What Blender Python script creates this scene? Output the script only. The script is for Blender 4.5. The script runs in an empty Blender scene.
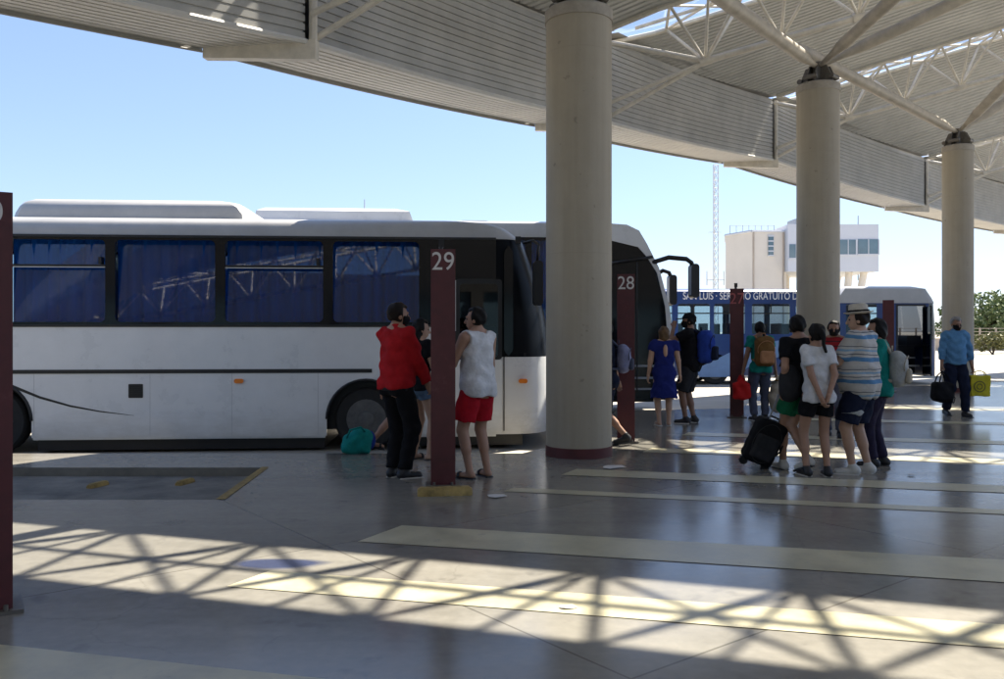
import bpy, bmesh, math, random
import numpy as np
from mathutils import Vector, Matrix
random.seed(7); rng = np.random.default_rng(7)
S = bpy.context.scene
COL = S.collection
R = math.radians

# ------------------------------------------------------------------ camera
F, CX, HY, CH = 850.0, 502.0, 332.0, 1.5      # focal length (px of a 1004 px wide picture), centre column, horizon row, eye height
cam = bpy.data.cameras.new('camera'); co = bpy.data.objects.new('camera', cam); COL.objects.link(co)
co.location = (0, 0, CH); co.rotation_euler = (R(90), 0, 0)
cam.sensor_width = 36; cam.lens = 36 * F / 1004; cam.shift_y = -7.5 / 1004
cam.clip_start = 0.05; cam.clip_end = 6000
S.camera = co

def gx(px, D): return (px - CX) / F * D
def gz(py, D): return CH - (py - HY) / F * D
def gd(py, z=0.0): return (CH - z) * F / (py - HY)
def ground(px, py, z=0.0):
    D = gd(py, z); return (gx(px, D), D)

# ------------------------------------------------------------------ materials
def mat(name, col, rough=0.6, metal=0.0, noise=0.0, nscale=6.0, bump=0.0, bscale=40.0, spec=0.5, coat=0.0):
    m = bpy.data.materials.new(name); m.use_nodes = True
    nt = m.node_tree; b = nt.nodes['Principled BSDF']
    b.inputs['Base Color'].default_value = (*col, 1); b.inputs['Roughness'].default_value = rough
    b.inputs['Metallic'].default_value = metal; b.inputs['Specular IOR Level'].default_value = spec
    b.inputs['Coat Weight'].default_value = coat
    if noise or bump:
        tc = nt.nodes.new('ShaderNodeTexCoord')
    if noise:
        n = nt.nodes.new('ShaderNodeTexNoise'); n.inputs['Scale'].default_value = nscale; n.inputs['Detail'].default_value = 6
        n.inputs['Roughness'].default_value = 0.65
        nt.links.new(tc.outputs['Object'], n.inputs['Vector'])
        mp = nt.nodes.new('ShaderNodeMapRange'); mp.inputs[1].default_value = .3; mp.inputs[2].default_value = .7
        mp.inputs[3].default_value = 1 - noise; mp.inputs[4].default_value = 1 + noise * .6
        nt.links.new(n.outputs['Fac'], mp.inputs[0])
        mx = nt.nodes.new('ShaderNodeVectorMath'); mx.operation = 'SCALE'; mx.inputs[0].default_value = col
        nt.links.new(mp.outputs[0], mx.inputs['Scale']); nt.links.new(mx.outputs[0], b.inputs['Base Color'])
        r2 = nt.nodes.new('ShaderNodeMapRange'); r2.inputs[3].default_value = max(0.02, rough - .08); r2.inputs[4].default_value = min(1, rough + .1)
        nt.links.new(n.outputs['Fac'], r2.inputs[0]); nt.links.new(r2.outputs[0], b.inputs['Roughness'])
    if bump:
        n2 = nt.nodes.new('ShaderNodeTexNoise'); n2.inputs['Scale'].default_value = bscale; n2.inputs['Detail'].default_value = 4
        nt.links.new(tc.outputs['Object'], n2.inputs['Vector'])
        bp = nt.nodes.new('ShaderNodeBump'); bp.inputs['Strength'].default_value = bump; bp.inputs['Distance'].default_value = .01
        nt.links.new(n2.outputs['Fac'], bp.inputs['Height']); nt.links.new(bp.outputs[0], b.inputs['Normal'])
    return m

def glass_mat(name, tint, refl=0.12, rough=0.02):
    m = bpy.data.materials.new(name); m.use_nodes = True; nt = m.node_tree
    nt.nodes.remove(nt.nodes['Principled BSDF']); out = nt.nodes['Material Output']
    t = nt.nodes.new('ShaderNodeBsdfTransparent'); t.inputs[0].default_value = (*tint, 1)
    g = nt.nodes.new('ShaderNodeBsdfGlossy'); g.inputs['Roughness'].default_value = rough; g.inputs['Color'].default_value = (.95, .97, 1, 1)
    lf = nt.nodes.new('ShaderNodeLayerWeight'); lf.inputs['Blend'].default_value = .5
    lw = nt.nodes.new('ShaderNodeMath'); lw.operation = 'POWER'; lw.inputs[1].default_value = 4.0; nt.links.new(lf.outputs['Facing'], lw.inputs[0])
    mp = nt.nodes.new('ShaderNodeMath'); mp.operation = 'MULTIPLY_ADD'; mp.inputs[1].default_value = .75; mp.inputs[2].default_value = refl; mp.use_clamp = True
    mx = nt.nodes.new('ShaderNodeMixShader')
    nt.links.new(lw.outputs[0], mp.inputs[0]); nt.links.new(mp.outputs[0], mx.inputs[0])
    nt.links.new(t.outputs[0], mx.inputs[1]); nt.links.new(g.outputs[0], mx.inputs[2]); nt.links.new(mx.outputs[0], out.inputs[0])
    return m

M = {}
M['sheet'] = mat('painted roof sheet', (.57, .56, .525), .5, .0, .16, 1.5, .05, 8)
M['fascia'] = mat('painted fascia sheet', (.42, .41, .385), .5, .0, .2, 1.3)
M['soffit'] = mat('painted soffit sheet', (.68, .655, .60), .5, .0, .12, 1.5)
M['tube'] = mat('cream steel tube', (.70, .65, .56), .45, 0, .2, 5)
M['darksteel'] = mat('dark bracket steel', (.15, .135, .115), .5, .3, .3, 8)
M['concrete_col'] = mat('painted concrete column', (.36, .315, .245), .7, 0, .14, 2.2, .12, 25)
M['colcap'] = mat('column cap', (.36, .32, .26), .7, 0, .25, 6)
M['maroon'] = mat('maroon enamel', (.085, .016, .02), .45, 0, .25, 5)
M['maroon_base'] = mat('maroon base paint', (.095, .02, .022), .6, 0, .3, 6)
M['signwhite'] = mat('white sign letters', (.62, .60, .58), .6)
M['signred'] = mat('faded red sign letters', (.42, .10, .10), .6)
M['yellow'] = mat('worn yellow paint', (.33, .23, .075), .8, 0, .5, 9, .4, 30)
M['mastgrey'] = mat('pale mast steel', (.50, .50, .50), .6, .1, .1)
M['seam'] = mat('panel seam', (.48, .48, .48), .6, 0, .1)
M['strut'] = mat('strut steel with painted shade', (.46, .41, .335), .5, 0, .25, 4)  # cream steel darkened, shade of the struts' undersides put into the colour
M['curtain'] = None
M['frontglass'] = mat('dark windscreen', (.006, .007, .009), .30, 0, 0, 5, 0, 10, .10)
M['letters'] = mat('bright white lettering', (.85, .85, .85), .5)
M['wallgrey'] = mat('dark grey shade wall', (.07, .068, .065), .8, 0, .2, .5)  # for the added wall that blocks light behind the viewpoint
M['skyglass'] = glass_mat('skylight glazing', (.95, .97, .97), 0.0, .05)
M['asphalt'] = mat('asphalt', (.19, .178, .15), .85, 0, .5, 2.2, .4, 60)
M['lane'] = mat('bus lane concrete', (.42, .385, .32), .8, 0, .2, .6, .2, 30)
M['dryground'] = mat('dry ground', (.42, .38, .30), .9, 0, .3, .05)
M['buswhite'] = mat('white bus paint', (.74, .74, .735), .28, 0, .06, 2.0, 0, 10, .5, .4)
M['busdull'] = mat('greyish white bus paint', (.44, .44, .435), .4, 0, .12, 2.0)  # greyer white for bus roofs and the near roof unit
M['busblue'] = mat('blue bus paint', (.010, .042, .175), .3, 0, .12, 2.0, 0, 10, .5, .4)
M['bluepale'] = mat('pale blue bus paint', (.15, .27, .5), .35, 0, .15, 2)
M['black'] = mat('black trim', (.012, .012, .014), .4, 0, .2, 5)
M['blackgloss'] = mat('black glossy panel', (.008, .009, .011), .10, 0, 0, 5, 0, 10, .35)
M['rubber'] = mat('tyre rubber', (.02, .02, .02), .85, 0, .3, 12)
M['rim'] = mat('wheel rim', (.13, .13, .13), .5, .3, .3, 12)
M['busglass'] = glass_mat('tinted bus glass', (.88, .91, .95), .030)
M['clearglass'] = glass_mat('clear bus glass', (.62, .74, .80), .05)
M['darkglass'] = glass_mat('dark bus glass', (.14, .15, .17), .05)
M['curtain'] = mat('blue curtain', (.03, .095, .43), .9, 0, .25, 5)
M['interior'] = mat('bus interior', (.06, .065, .075), .8)
M['seatcloth'] = mat('bus seat cloth', (.05, .06, .09), .9, 0, .3, 8)
M['orange'] = mat('amber lens', (.8, .22, .02), .3)
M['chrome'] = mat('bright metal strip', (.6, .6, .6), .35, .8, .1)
M['stripe'] = mat('worn pale yellow floor paint', (.52, .475, .325), .30, 0, .28, 2.5)
M['kerb'] = mat('kerb concrete', (.19, .18, .155), .8, 0, .3, 4)
M['bldbeige'] = mat('beige rendered wall', (.68, .63, .56), .85, 0, .06, .4)
M['bldwhite'] = mat('pale grey wall panel', (.55, .58, .64), .7, 0, .05, .4)
M['bldglass'] = mat('blue window glass', (.10, .17, .22), .1, 0, .3, .3)
M['galv'] = mat('galvanised steel', (.30, .32, .35), .5, .2, .1)
M['leaf'] = mat('tree leaves', (.12, .165, .06), .7, 0, .4, .35)
M['bark'] = mat('tree bark', (.10, .075, .05), .9, 0, .3, 4)
M['bush'] = mat('dry shrub leaves', (.16, .16, .055), .8, 0, .4, .6)
M['fencem'] = mat('low boundary wall', (.42, .36, .30), .85, 0, .2, .6)

# ------------------------------------------------------------------ object helpers
def link_mesh(name, me, m, parent=None, smooth=False):
    o = bpy.data.objects.new(name, me); COL.objects.link(o)
    if m is not None:
        for mm in (m if isinstance(m, (list, tuple)) else [m]): me.materials.append(mm)
    if parent is not None: o.parent = parent
    if smooth:
        me.polygons.foreach_set('use_smooth', [True] * len(me.polygons)); me.update()
    return o
def obj(name, bm, m, parent=None, smooth=False, bevel=0.0, auto=None):
    if bevel:
        eds = [e for e in bm.edges if len(e.link_faces) == 2 and e.calc_face_angle(0) > .6]
        bmesh.ops.bevel(bm, geom=eds, offset=bevel, segments=2, profile=.6, affect='EDGES', clamp_overlap=True)
    bmesh.ops.recalc_face_normals(bm, faces=bm.faces)
    me = bpy.data.meshes.new(name); bm.to_mesh(me); bm.free()
    o = link_mesh(name, me, m, parent, smooth)
    if auto is not None:
        me.polygons.foreach_set('use_smooth', [True] * len(me.polygons))
        me.set_sharp_from_angle(angle=R(auto)); me.update()
    return o
def empty(name, loc=(0, 0, 0), rz=0.0):
    o = bpy.data.objects.new(name, None); COL.objects.link(o); o.location = loc; o.rotation_euler = (0, 0, rz)
    o.empty_display_size = .2
    return o
def tag(o, label, cat, group=None, kind=None):
    o['label'] = label; o['category'] = cat
    if group: o['group'] = group
    if kind: o['kind'] = kind
    return o
def struct(o, label=None, cat=None):
    o['kind'] = 'structure'
    if label: o['label'] = label
    if cat: o['category'] = cat
    return o
def BM(): return bmesh.new()
def box(bm, x0, x1, y0, y1, z0, z1):
    vs = [bm.verts.new(c) for c in ((x0,y0,z0),(x1,y0,z0),(x1,y1,z0),(x0,y1,z0),(x0,y0,z1),(x1,y0,z1),(x1,y1,z1),(x0,y1,z1))]
    for f in ((0,3,2,1),(4,5,6,7),(0,1,5,4),(1,2,6,5),(2,3,7,6),(3,0,4,7)): bm.faces.new([vs[i] for i in f])
def tube(bm, a, b, r0, r1=None, seg=12, cap=True):
    a = Vector(a); b = Vector(b); r1 = r0 if r1 is None else r1
    d = (b - a).normalized(); u = d.cross(Vector((0, 0, 1)))
    if u.length < 1e-3: u = Vector((1, 0, 0))
    u.normalize(); v = d.cross(u)
    ra, rb = [], []
    for i in range(seg):
        t = 2 * math.pi * i / seg; o = u * math.cos(t) + v * math.sin(t)
        ra.append(bm.verts.new(a + o * r0)); rb.append(bm.verts.new(b + o * r1))
    for i in range(seg):
        j = (i + 1) % seg; bm.faces.new((ra[i], ra[j], rb[j], rb[i]))
    if cap: bm.faces.new(ra[::-1]); bm.faces.new(rb)
def path_tube(bm, pts, r, seg=10):
    pts = [Vector(p) for p in pts]; rings = []
    rs = r if isinstance(r, (list, tuple)) else [r] * len(pts)
    prev = None
    for i, p in enumerate(pts):
        d = (pts[min(i + 1, len(pts) - 1)] - pts[max(i - 1, 0)]).normalized()
        u = d.cross(prev[1]) if prev else d.cross(Vector((0.13, .2, 1)))
        if u.length < 1e-4: u = d.cross(Vector((1, 0, 0)))
        u.normalize(); v = d.cross(u); v = -v
        u2 = v.cross(d); prev = (u, v)
        rings.append([bm.verts.new(p + (u * math.cos(2*math.pi*k/seg) + v * math.sin(2*math.pi*k/seg)) * rs[i]) for k in range(seg)])
    for a, b in zip(rings, rings[1:]):
        for k in range(seg): bm.faces.new((a[k], a[(k+1) % seg], b[(k+1) % seg], b[k]))
    bm.faces.new(rings[0][::-1]); bm.faces.new(rings[-1])
def lathe(bm, prof, cx=0, cy=0, seg=40):
    rings = []
    for r, z in prof:
        rings.append([bm.verts.new((cx + r*math.cos(2*math.pi*k/seg), cy + r*math.sin(2*math.pi*k/seg), z)) for k in range(seg)])
    for a, b in zip(rings, rings[1:]):
        for k in range(seg): bm.faces.new((a[k], a[(k+1) % seg], b[(k+1) % seg], b[k]))
    bm.faces.new(rings[0][::-1]); bm.faces.new(rings[-1])
def rrect(x0, x1, z0, z1, r=.05, n=5):
    pts = []
    for cx, cz, a0 in ((x1-r, z0+r, -90), (x1-r, z1-r, 0), (x0+r, z1-r, 90), (x0+r, z0+r, 180)):
        for i in range(n + 1):
            a = R(a0 + 90 * i / n); pts.append((cx + r*math.cos(a), cz + r*math.sin(a)))
    return pts
def plate(bm, outer, holes, y0, th, mapf=None):
    """flat plate in local XZ with holes, front face at y0, thickness th towards +y"""
    mapf = mapf or (lambda x, y, z: (x, y, z))
    t = bmesh.new(); es = []
    for lp in [outer] + list(holes):
        vs = [t.verts.new((p[0], 0, p[1])) for p in lp]
        for i in range(len(vs)): es.append(t.edges.new((vs[i], vs[(i+1) % len(vs)])))
    bmesh.ops.triangle_fill(t, use_beauty=True, use_dissolve=False, edges=es)
    t.verts.index_update()
    f0 = {}; f1 = {}
    for v in t.verts:
        f0[v.index] = bm.verts.new(mapf(v.co.x, y0, v.co.z)); f1[v.index] = bm.verts.new(mapf(v.co.x, y0 + th, v.co.z))
    for f in t.faces:
        ids = [v.index for v in f.verts]
        bm.faces.new([f0[i] for i in ids]); bm.faces.new([f1[i] for i in ids[::-1]])
    for e in t.edges:
        if len(e.link_faces) == 1:
            a, b = e.verts[0].index, e.verts[1].index
            bm.faces.new((f0[a], f0[b], f1[b], f1[a]))
    t.free()
def poly_sheet(bm, pts, z):
    es = []; vs = [bm.verts.new((p[0], p[1], z)) for p in pts]
    for i in range(len(vs)): es.append(bm.edges.new((vs[i], vs[(i+1) % len(vs)])))
    bmesh.ops.triangle_fill(bm, use_beauty=True, use_dissolve=False, edges=es)
def text_mesh(name, s, size, m, parent, M4, depth=.004, sx=1.0, align='CENTER'):
    c = bpy.data.curves.new(name, 'FONT'); c.body = s; c.size = size; c.extrude = depth; c.align_x = align; c.align_y = 'CENTER'
    t = bpy.data.objects.new(name, c); COL.objects.link(t)
    dg = bpy.context.evaluated_depsgraph_get(); dg.update()
    me = bpy.data.meshes.new_from_object(t.evaluated_get(dg)); bpy.data.objects.remove(t)
    me.transform(M4 @ Matrix.Diagonal((sx, 1, 1, 1)))
    return link_mesh(name, me, m, parent)
def copy_tree(o, parent=None):
    c = o.copy(); COL.objects.link(c)
    if parent is not None: c.parent = parent
    for ch in list(o.children): copy_tree(ch, c)
    return c

# ------------------------------------------------------------------ sky and sun
w = bpy.data.worlds.new('World'); S.world = w; w.use_nodes = True; nt = w.node_tree
bg = nt.nodes['Background']; sky = nt.nodes.new('ShaderNodeTexSky'); sky.sky_type = 'NISHITA'; sky.sun_disc = False
sx_, sy_ = .60, .485                                  # metres the sun moves a shadow per metre of height (towards -x, -y)
elev = math.atan2(1, math.hypot(sx_, sy_)); az = math.atan2(sx_, sy_)
sky.sun_elevation = elev; sky.sun_rotation = az; sky.air_density = 1.0; sky.dust_density = .5; sky.ozone_density = 1.5
gm = nt.nodes.new('ShaderNodeGamma'); gm.inputs[1].default_value = .66; nt.links.new(sky.outputs[0], gm.inputs[0])      # evens out the glare near the horizon
ml = nt.nodes.new('ShaderNodeVectorMath'); ml.operation = 'MULTIPLY'; ml.inputs[1].default_value = (.87, .97, 1.21); nt.links.new(gm.outputs[0], ml.inputs[0])
nt.links.new(ml.outputs[0], bg.inputs[0]); bg.inputs[1].default_value = .10
sl = bpy.data.lights.new('sun', 'SUN'); sl.energy = 5.0; sl.angle = R(.5); sl.color = (1, .915, .79)
so = bpy.data.objects.new('sun', sl); COL.objects.link(so)
so.rotation_euler = Vector((-sx_, -sy_, -1)).to_track_quat('-Z', 'Y').to_euler()
S.view_settings.view_transform = 'Standard'; S.view_settings.look = 'None'; S.view_settings.gamma = 1
S.view_settings.exposure = 1.68
S.render.engine = 'CYCLES'; S.cycles.use_denoising = True; S.cycles.max_bounces = 8; S.cycles.transparent_max_bounces = 24
S.cycles.sample_clamp_indirect = 6

def column_mat():
    m = mat('painted concrete column with streaks', (.36, .315, .245), .7, 0, 0, 2, .15, 25); nt = m.node_tree; N = nt.nodes; L = nt.links; b = N['Principled BSDF']
    tc = N.new('ShaderNodeTexCoord'); mp = N.new('ShaderNodeMapping'); mp.inputs['Scale'].default_value = (7, 7, .35); L.new(tc.outputs['Object'], mp.inputs[0])
    n1 = N.new('ShaderNodeTexNoise'); n1.inputs['Scale'].default_value = 1.6; n1.inputs['Detail'].default_value = 7; L.new(mp.outputs[0], n1.inputs[0])
    n2 = N.new('ShaderNodeTexNoise'); n2.inputs['Scale'].default_value = 2.1; n2.inputs['Detail'].default_value = 8; n2.inputs['Roughness'].default_value = .7; L.new(tc.outputs['Object'], n2.inputs[0])
    n3 = N.new('ShaderNodeTexNoise'); n3.inputs['Scale'].default_value = 9; n3.inputs['Detail'].default_value = 3; L.new(tc.outputs['Object'], n3.inputs[0])
    sx = N.new('ShaderNodeSeparateXYZ'); L.new(tc.outputs['Object'], sx.inputs[0])
    sd = N.new('ShaderNodeMath'); sd.operation = 'PINGPONG'; sd.inputs[1].default_value = 1.22; L.new(sx.outputs[2], sd.inputs[0])
    lt = N.new('ShaderNodeMath'); lt.operation = 'LESS_THAN'; lt.inputs[1].default_value = .006; L.new(sd.outputs[0], lt.inputs[0])
    a = N.new('ShaderNodeMath'); a.operation = 'MULTIPLY_ADD'; a.inputs[1].default_value = .55; L.new(n1.outputs[0], a.inputs[0])
    c = N.new('ShaderNodeMath'); c.operation = 'MULTIPLY'; c.inputs[1].default_value = .5; L.new(n2.outputs[0], c.inputs[0]); L.new(c.outputs[0], a.inputs[2])
    cr = N.new('ShaderNodeValToRGB'); e = cr.color_ramp.elements; e[0].position = .30; e[0].color = (.33, .285, .212, 1); e[1].position = .70; e[1].color = (.405, .355, .27, 1); L.new(a.outputs[0], cr.inputs[0])
    sc = N.new('ShaderNodeMapRange'); sc.inputs[1].default_value = .70; sc.inputs[2].default_value = .74; L.new(n3.outputs[0], sc.inputs[0])     # scuffs and chips
    ds = N.new('ShaderNodeMath'); ds.operation = 'MULTIPLY_ADD'; ds.inputs[1].default_value = .10; L.new(lt.outputs[0], ds.inputs[0])
    q = N.new('ShaderNodeMath'); q.operation = 'MULTIPLY'; q.inputs[1].default_value = .5; L.new(sc.outputs[0], q.inputs[0]); L.new(q.outputs[0], ds.inputs[2])
    mx = N.new('ShaderNodeMix'); mx.data_type = 'RGBA'; L.new(ds.outputs[0], mx.inputs[0]); L.new(cr.outputs[0], mx.inputs[6]); mx.inputs[7].default_value = (.17, .15, .12, 1)
    L.new(mx.outputs[2], b.inputs['Base Color']); return m
M['concrete_col'] = column_mat()
def dirty(m, col, z0, z1, amt=.75):
    """road grime splashed up from the bottom of a body panel, broken up by noise"""
    nt = m.node_tree; N = nt.nodes; L = nt.links; b = N['Principled BSDF']; src = b.inputs['Base Color'].links[0].from_socket
    tc = N.new('ShaderNodeTexCoord'); sx = N.new('ShaderNodeSeparateXYZ'); L.new(tc.outputs['Object'], sx.inputs[0])
    mp = N.new('ShaderNodeMapping'); mp.inputs['Scale'].default_value = (1.2, 1.2, 3.5); L.new(tc.outputs['Object'], mp.inputs[0])
    n = N.new('ShaderNodeTexNoise'); n.inputs['Scale'].default_value = 2.2; n.inputs['Detail'].default_value = 9; n.inputs['Roughness'].default_value = .7; L.new(mp.outputs[0], n.inputs[0])
    a = N.new('ShaderNodeMath'); a.operation = 'MULTIPLY_ADD'; a.inputs[1].default_value = .9; L.new(n.outputs[0], a.inputs[0])
    r = N.new('ShaderNodeMapRange'); r.inputs[1].default_value = z0; r.inputs[2].default_value = z1; r.inputs[3].default_value = .35; r.inputs[4].default_value = -.45; L.new(sx.outputs[2], r.inputs[0]); L.new(r.outputs[0], a.inputs[2])
    k = N.new('ShaderNodeMapRange'); k.inputs[1].default_value = .25; k.inputs[2].default_value = .85; k.inputs[4].default_value = amt; L.new(a.outputs[0], k.inputs[0])
    mx = N.new('ShaderNodeMix'); mx.data_type = 'RGBA'; L.new(k.outputs[0], mx.inputs[0]); L.new(src, mx.inputs[6]); mx.inputs[7].default_value = (*col, 1); L.new(mx.outputs[2], b.inputs['Base Color'])
dirty(M['buswhite'], (.38, .35, .30), .15, .8, .55)
dirty(M['busblue'], (.16, .15, .14), .2, 1.0, .6)

def curtain_mat():
    m = bpy.data.materials.new('blue curtain'); m.use_nodes = True; nt = m.node_tree; N = nt.nodes; L = nt.links; N.remove(N['Principled BSDF'])
    d = N.new('ShaderNodeBsdfDiffuse'); d.inputs[0].default_value = (.013, .105, .40, 1); t = N.new('ShaderNodeBsdfTranslucent'); t.inputs[0].default_value = (.02, .165, .58, 1)
    mx = N.new('ShaderNodeMixShader'); mx.inputs[0].default_value = .6; L.new(d.outputs[0], mx.inputs[1]); L.new(t.outputs[0], mx.inputs[2]); L.new(mx.outputs[0], N['Material Output'].inputs[0]); return m
M['curtain'] = curtain_mat()
# ------------------------------------------------------------------ ground, platform, markings
LZ = -.22                                               # the bus lane lies lower than the platform
bm = BM()
for x0, x1, y0, y1 in ((-3000, 3000, -60, 5000),):
    vs = [bm.verts.new(c) for c in ((x0,y0,LZ-.03),(x1,y0,LZ-.03),(x1,y1,LZ-.03),(x0,y1,LZ-.03))]; bm.faces.new(vs)
struct(obj('ground', bm, M['dryground']))
bm = BM(); poly_sheet(bm, [(-60, 5), (90, 5), (90, 62), (-60, 62)], LZ); struct(obj('bus_lane', bm, M['lane']))
edge = [(-45, 10.45), (.25, 10.5), (1.5, 12.6), (2.15, 16.2), (4.7, 16.7), (6.6, 21.3), (14, 25.0), (50, 44)]
pit = [(-5.9 - 6, 7.55), (-2.56, 7.6), (-2.66, 9.4), (-11.9, 9.4)]
outer = [(-45, -25), (50, -25)] + edge[::-1]
def floor_mat():
    m = bpy.data.materials.new('polished concrete platform'); m.use_nodes = True; nt = m.node_tree; N = nt.nodes; L = nt.links
    b = N['Principled BSDF']; tc = N.new('ShaderNodeTexCoord')
    mp = N.new('ShaderNodeMapping'); mp.inputs['Rotation'].default_value = (0, 0, R(13)); L.new(tc.outputs['Object'], mp.inputs[0])
    n1 = N.new('ShaderNodeTexNoise'); n1.inputs['Scale'].default_value = .7; n1.inputs['Detail'].default_value = 8; n1.inputs['Roughness'].default_value = .65
    L.new(tc.outputs['Object'], n1.inputs[0])
    n2 = N.new('ShaderNodeTexNoise'); n2.inputs['Scale'].default_value = 14; n2.inputs['Detail'].default_value = 5; L.new(tc.outputs['Object'], n2.inputs[0])
    sm = N.new('ShaderNodeMapping'); sm.inputs['Scale'].default_value = (.35, 3.2, 1); sm.inputs['Rotation'].default_value = (0, 0, R(-30)); L.new(tc.outputs['Object'], sm.inputs[0])
    n3 = N.new('ShaderNodeTexNoise'); n3.inputs['Scale'].default_value = 1.6; n3.inputs['Detail'].default_value = 6; L.new(sm.outputs[0], n3.inputs[0])
    cr = N.new('ShaderNodeValToRGB'); e = cr.color_ramp.elements
    e[0].position = .3; e[0].color = (.157, .149, .130, 1); e[1].position = .72; e[1].color = (.325, .304, .26, 1)
    ad = N.new('ShaderNodeMath'); ad.operation = 'MULTIPLY_ADD'; ad.inputs[1].default_value = .6
    ad2 = N.new('ShaderNodeMath'); ad2.operation = 'MULTIPLY'; ad2.inputs[1].default_value = .2; L.new(n2.outputs[0], ad2.inputs[0])
    ad3 = N.new('ShaderNodeMath'); ad3.operation = 'MULTIPLY_ADD'; ad3.inputs[1].default_value = .22; L.new(n3.outputs[0], ad3.inputs[0]); L.new(ad2.outputs[0], ad3.inputs[2])
    L.new(n1.outputs[0], ad.inputs[0]); L.new(ad3.outputs[0], ad.inputs[2]); L.new(ad.outputs[0], cr.inputs[0])
    br = N.new('ShaderNodeTexBrick'); br.offset = 0; br.inputs['Scale'].default_value = 1; br.inputs['Brick Width'].default_value = 3.4; br.inputs['Row Height'].default_value = 2.9
    br.inputs['Mortar Size'].default_value = .008; br.inputs['Mortar Smooth'].default_value = .3
    br.inputs['Color1'].default_value = (1, 1, 1, 1); br.inputs['Color2'].default_value = (.9, .9, .9, 1); br.inputs['Mortar'].default_value = (.55, .54, .52, 1)
    mp2 = N.new('ShaderNodeMapping'); mp2.inputs['Rotation'].default_value = (0, 0, R(-38)); mp2.inputs['Location'].default_value = (.7, .35, 0)
    L.new(tc.outputs['Object'], mp2.inputs[0]); L.new(mp2.outputs[0], br.inputs[0])
    mu = N.new('ShaderNodeMix'); mu.data_type = 'RGBA'; mu.blend_type = 'MULTIPLY'; mu.inputs[0].default_value = 1
    L.new(cr.outputs[0], mu.inputs[6]); L.new(br.outputs[0], mu.inputs[7])
    # a spilt dark stain on the near floor
    vd = N.new('ShaderNodeVectorMath'); vd.operation = 'SUBTRACT'; vd.inputs[1].default_value = (-1.47, 5.5, 0); L.new(tc.outputs['Object'], vd.inputs[0])
    vs = N.new('ShaderNodeVectorMath'); vs.operation = 'MULTIPLY'; vs.inputs[1].default_value = (1, 2.2, 0); L.new(vd.outputs[0], vs.inputs[0])
    vl = N.new('ShaderNodeVectorMath'); vl.operation = 'LENGTH'; L.new(vs.outputs[0], vl.inputs[0])
    va = N.new('ShaderNodeMath'); va.operation = 'MULTIPLY_ADD'; va.inputs[1].default_value = .35; L.new(n3.outputs[0], va.inputs[0]); L.new(vl.outputs['Value'], va.inputs[2])
    sr = N.new('ShaderNodeMapRange'); sr.inputs[1].default_value = .38; sr.inputs[2].default_value = .52; sr.inputs[3].default_value = 1; sr.inputs[4].default_value = 0; L.new(va.outputs[0], sr.inputs[0])
    m2 = N.new('ShaderNodeMix'); m2.data_type = 'RGBA'; L.new(sr.outputs[0], m2.inputs[0]); L.new(mu.outputs[2], m2.inputs[6]); m2.inputs[7].default_value = (.05, .06, .11, 1)
    # oil spots, hairline cracks and worn lighter patches
    n4 = N.new('ShaderNodeTexNoise'); n4.inputs['Scale'].default_value = 2.6; n4.inputs['Detail'].default_value = 4; L.new(tc.outputs['Object'], n4.inputs[0])
    o4 = N.new('ShaderNodeMapRange'); o4.inputs[1].default_value = .63; o4.inputs[2].default_value = .72; o4.inputs[3].default_value = 0; o4.inputs[4].default_value = .5; L.new(n4.outputs[0], o4.inputs[0])
    m3 = N.new('ShaderNodeMix'); m3.data_type = 'RGBA'; L.new(o4.outputs[0], m3.inputs[0]); L.new(m2.outputs[2], m3.inputs[6]); m3.inputs[7].default_value = (.07, .066, .06, 1)
    vo = N.new('ShaderNodeTexVoronoi'); vo.feature = 'DISTANCE_TO_EDGE'; vo.inputs['Scale'].default_value = .33
    wv = N.new('ShaderNodeVectorMath'); wv.operation = 'SCALE'; wv.inputs['Scale'].default_value = .5; L.new(n1.outputs['Color'], wv.inputs[0])
    wa = N.new('ShaderNodeVectorMath'); wa.operation = 'ADD'; L.new(tc.outputs['Object'], wa.inputs[0]); L.new(wv.outputs[0], wa.inputs[1]); L.new(wa.outputs[0], vo.inputs['Vector'])
    cm = N.new('ShaderNodeMapRange'); cm.inputs[1].default_value = .0; cm.inputs[2].default_value = .0035; cm.inputs[3].default_value = .15; cm.inputs[4].default_value = 0; L.new(vo.outputs[0], cm.inputs[0])
    cg = N.new('ShaderNodeMath'); cg.operation = 'GREATER_THAN'; cg.inputs[1].default_value = .52; L.new(n1.outputs[0], cg.inputs[0])
    cc = N.new('ShaderNodeMath'); cc.operation = 'MULTIPLY'; L.new(cm.outputs[0], cc.inputs[0]); L.new(cg.outputs[0], cc.inputs[1])
    m4 = N.new('ShaderNodeMix'); m4.data_type = 'RGBA'; L.new(cc.outputs[0], m4.inputs[0]); L.new(m3.outputs[2], m4.inputs[6]); m4.inputs[7].default_value = (.05, .048, .045, 1)
    L.new(m4.outputs[2], b.inputs['Base Color'])
    rr = N.new('ShaderNodeMapRange'); rr.inputs[1].default_value = .25; rr.inputs[2].default_value = .75; rr.inputs[3].default_value = .11; rr.inputs[4].default_value = .27
    L.new(ad.outputs[0], rr.inputs[0]); L.new(rr.outputs[0], b.inputs['Roughness'])
    bp = N.new('ShaderNodeBump'); bp.inputs['Strength'].default_value = .04; bp.inputs['Distance'].default_value = .01; L.new(n2.outputs[0], bp.inputs['Height'])
    L.new(bp.outputs[0], b.inputs['Normal'])
    return m
M['floor'] = floor_mat()
bm = BM(); es = []
for lp in (outer, pit):
    vs = [bm.verts.new((p[0], p[1], 0)) for p in lp]
    for i in range(len(vs)): es.append(bm.edges.new((vs[i], vs[(i+1) % len(vs)])))
bmesh.ops.triangle_fill(bm, use_beauty=True, use_dissolve=False, edges=es)
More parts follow.
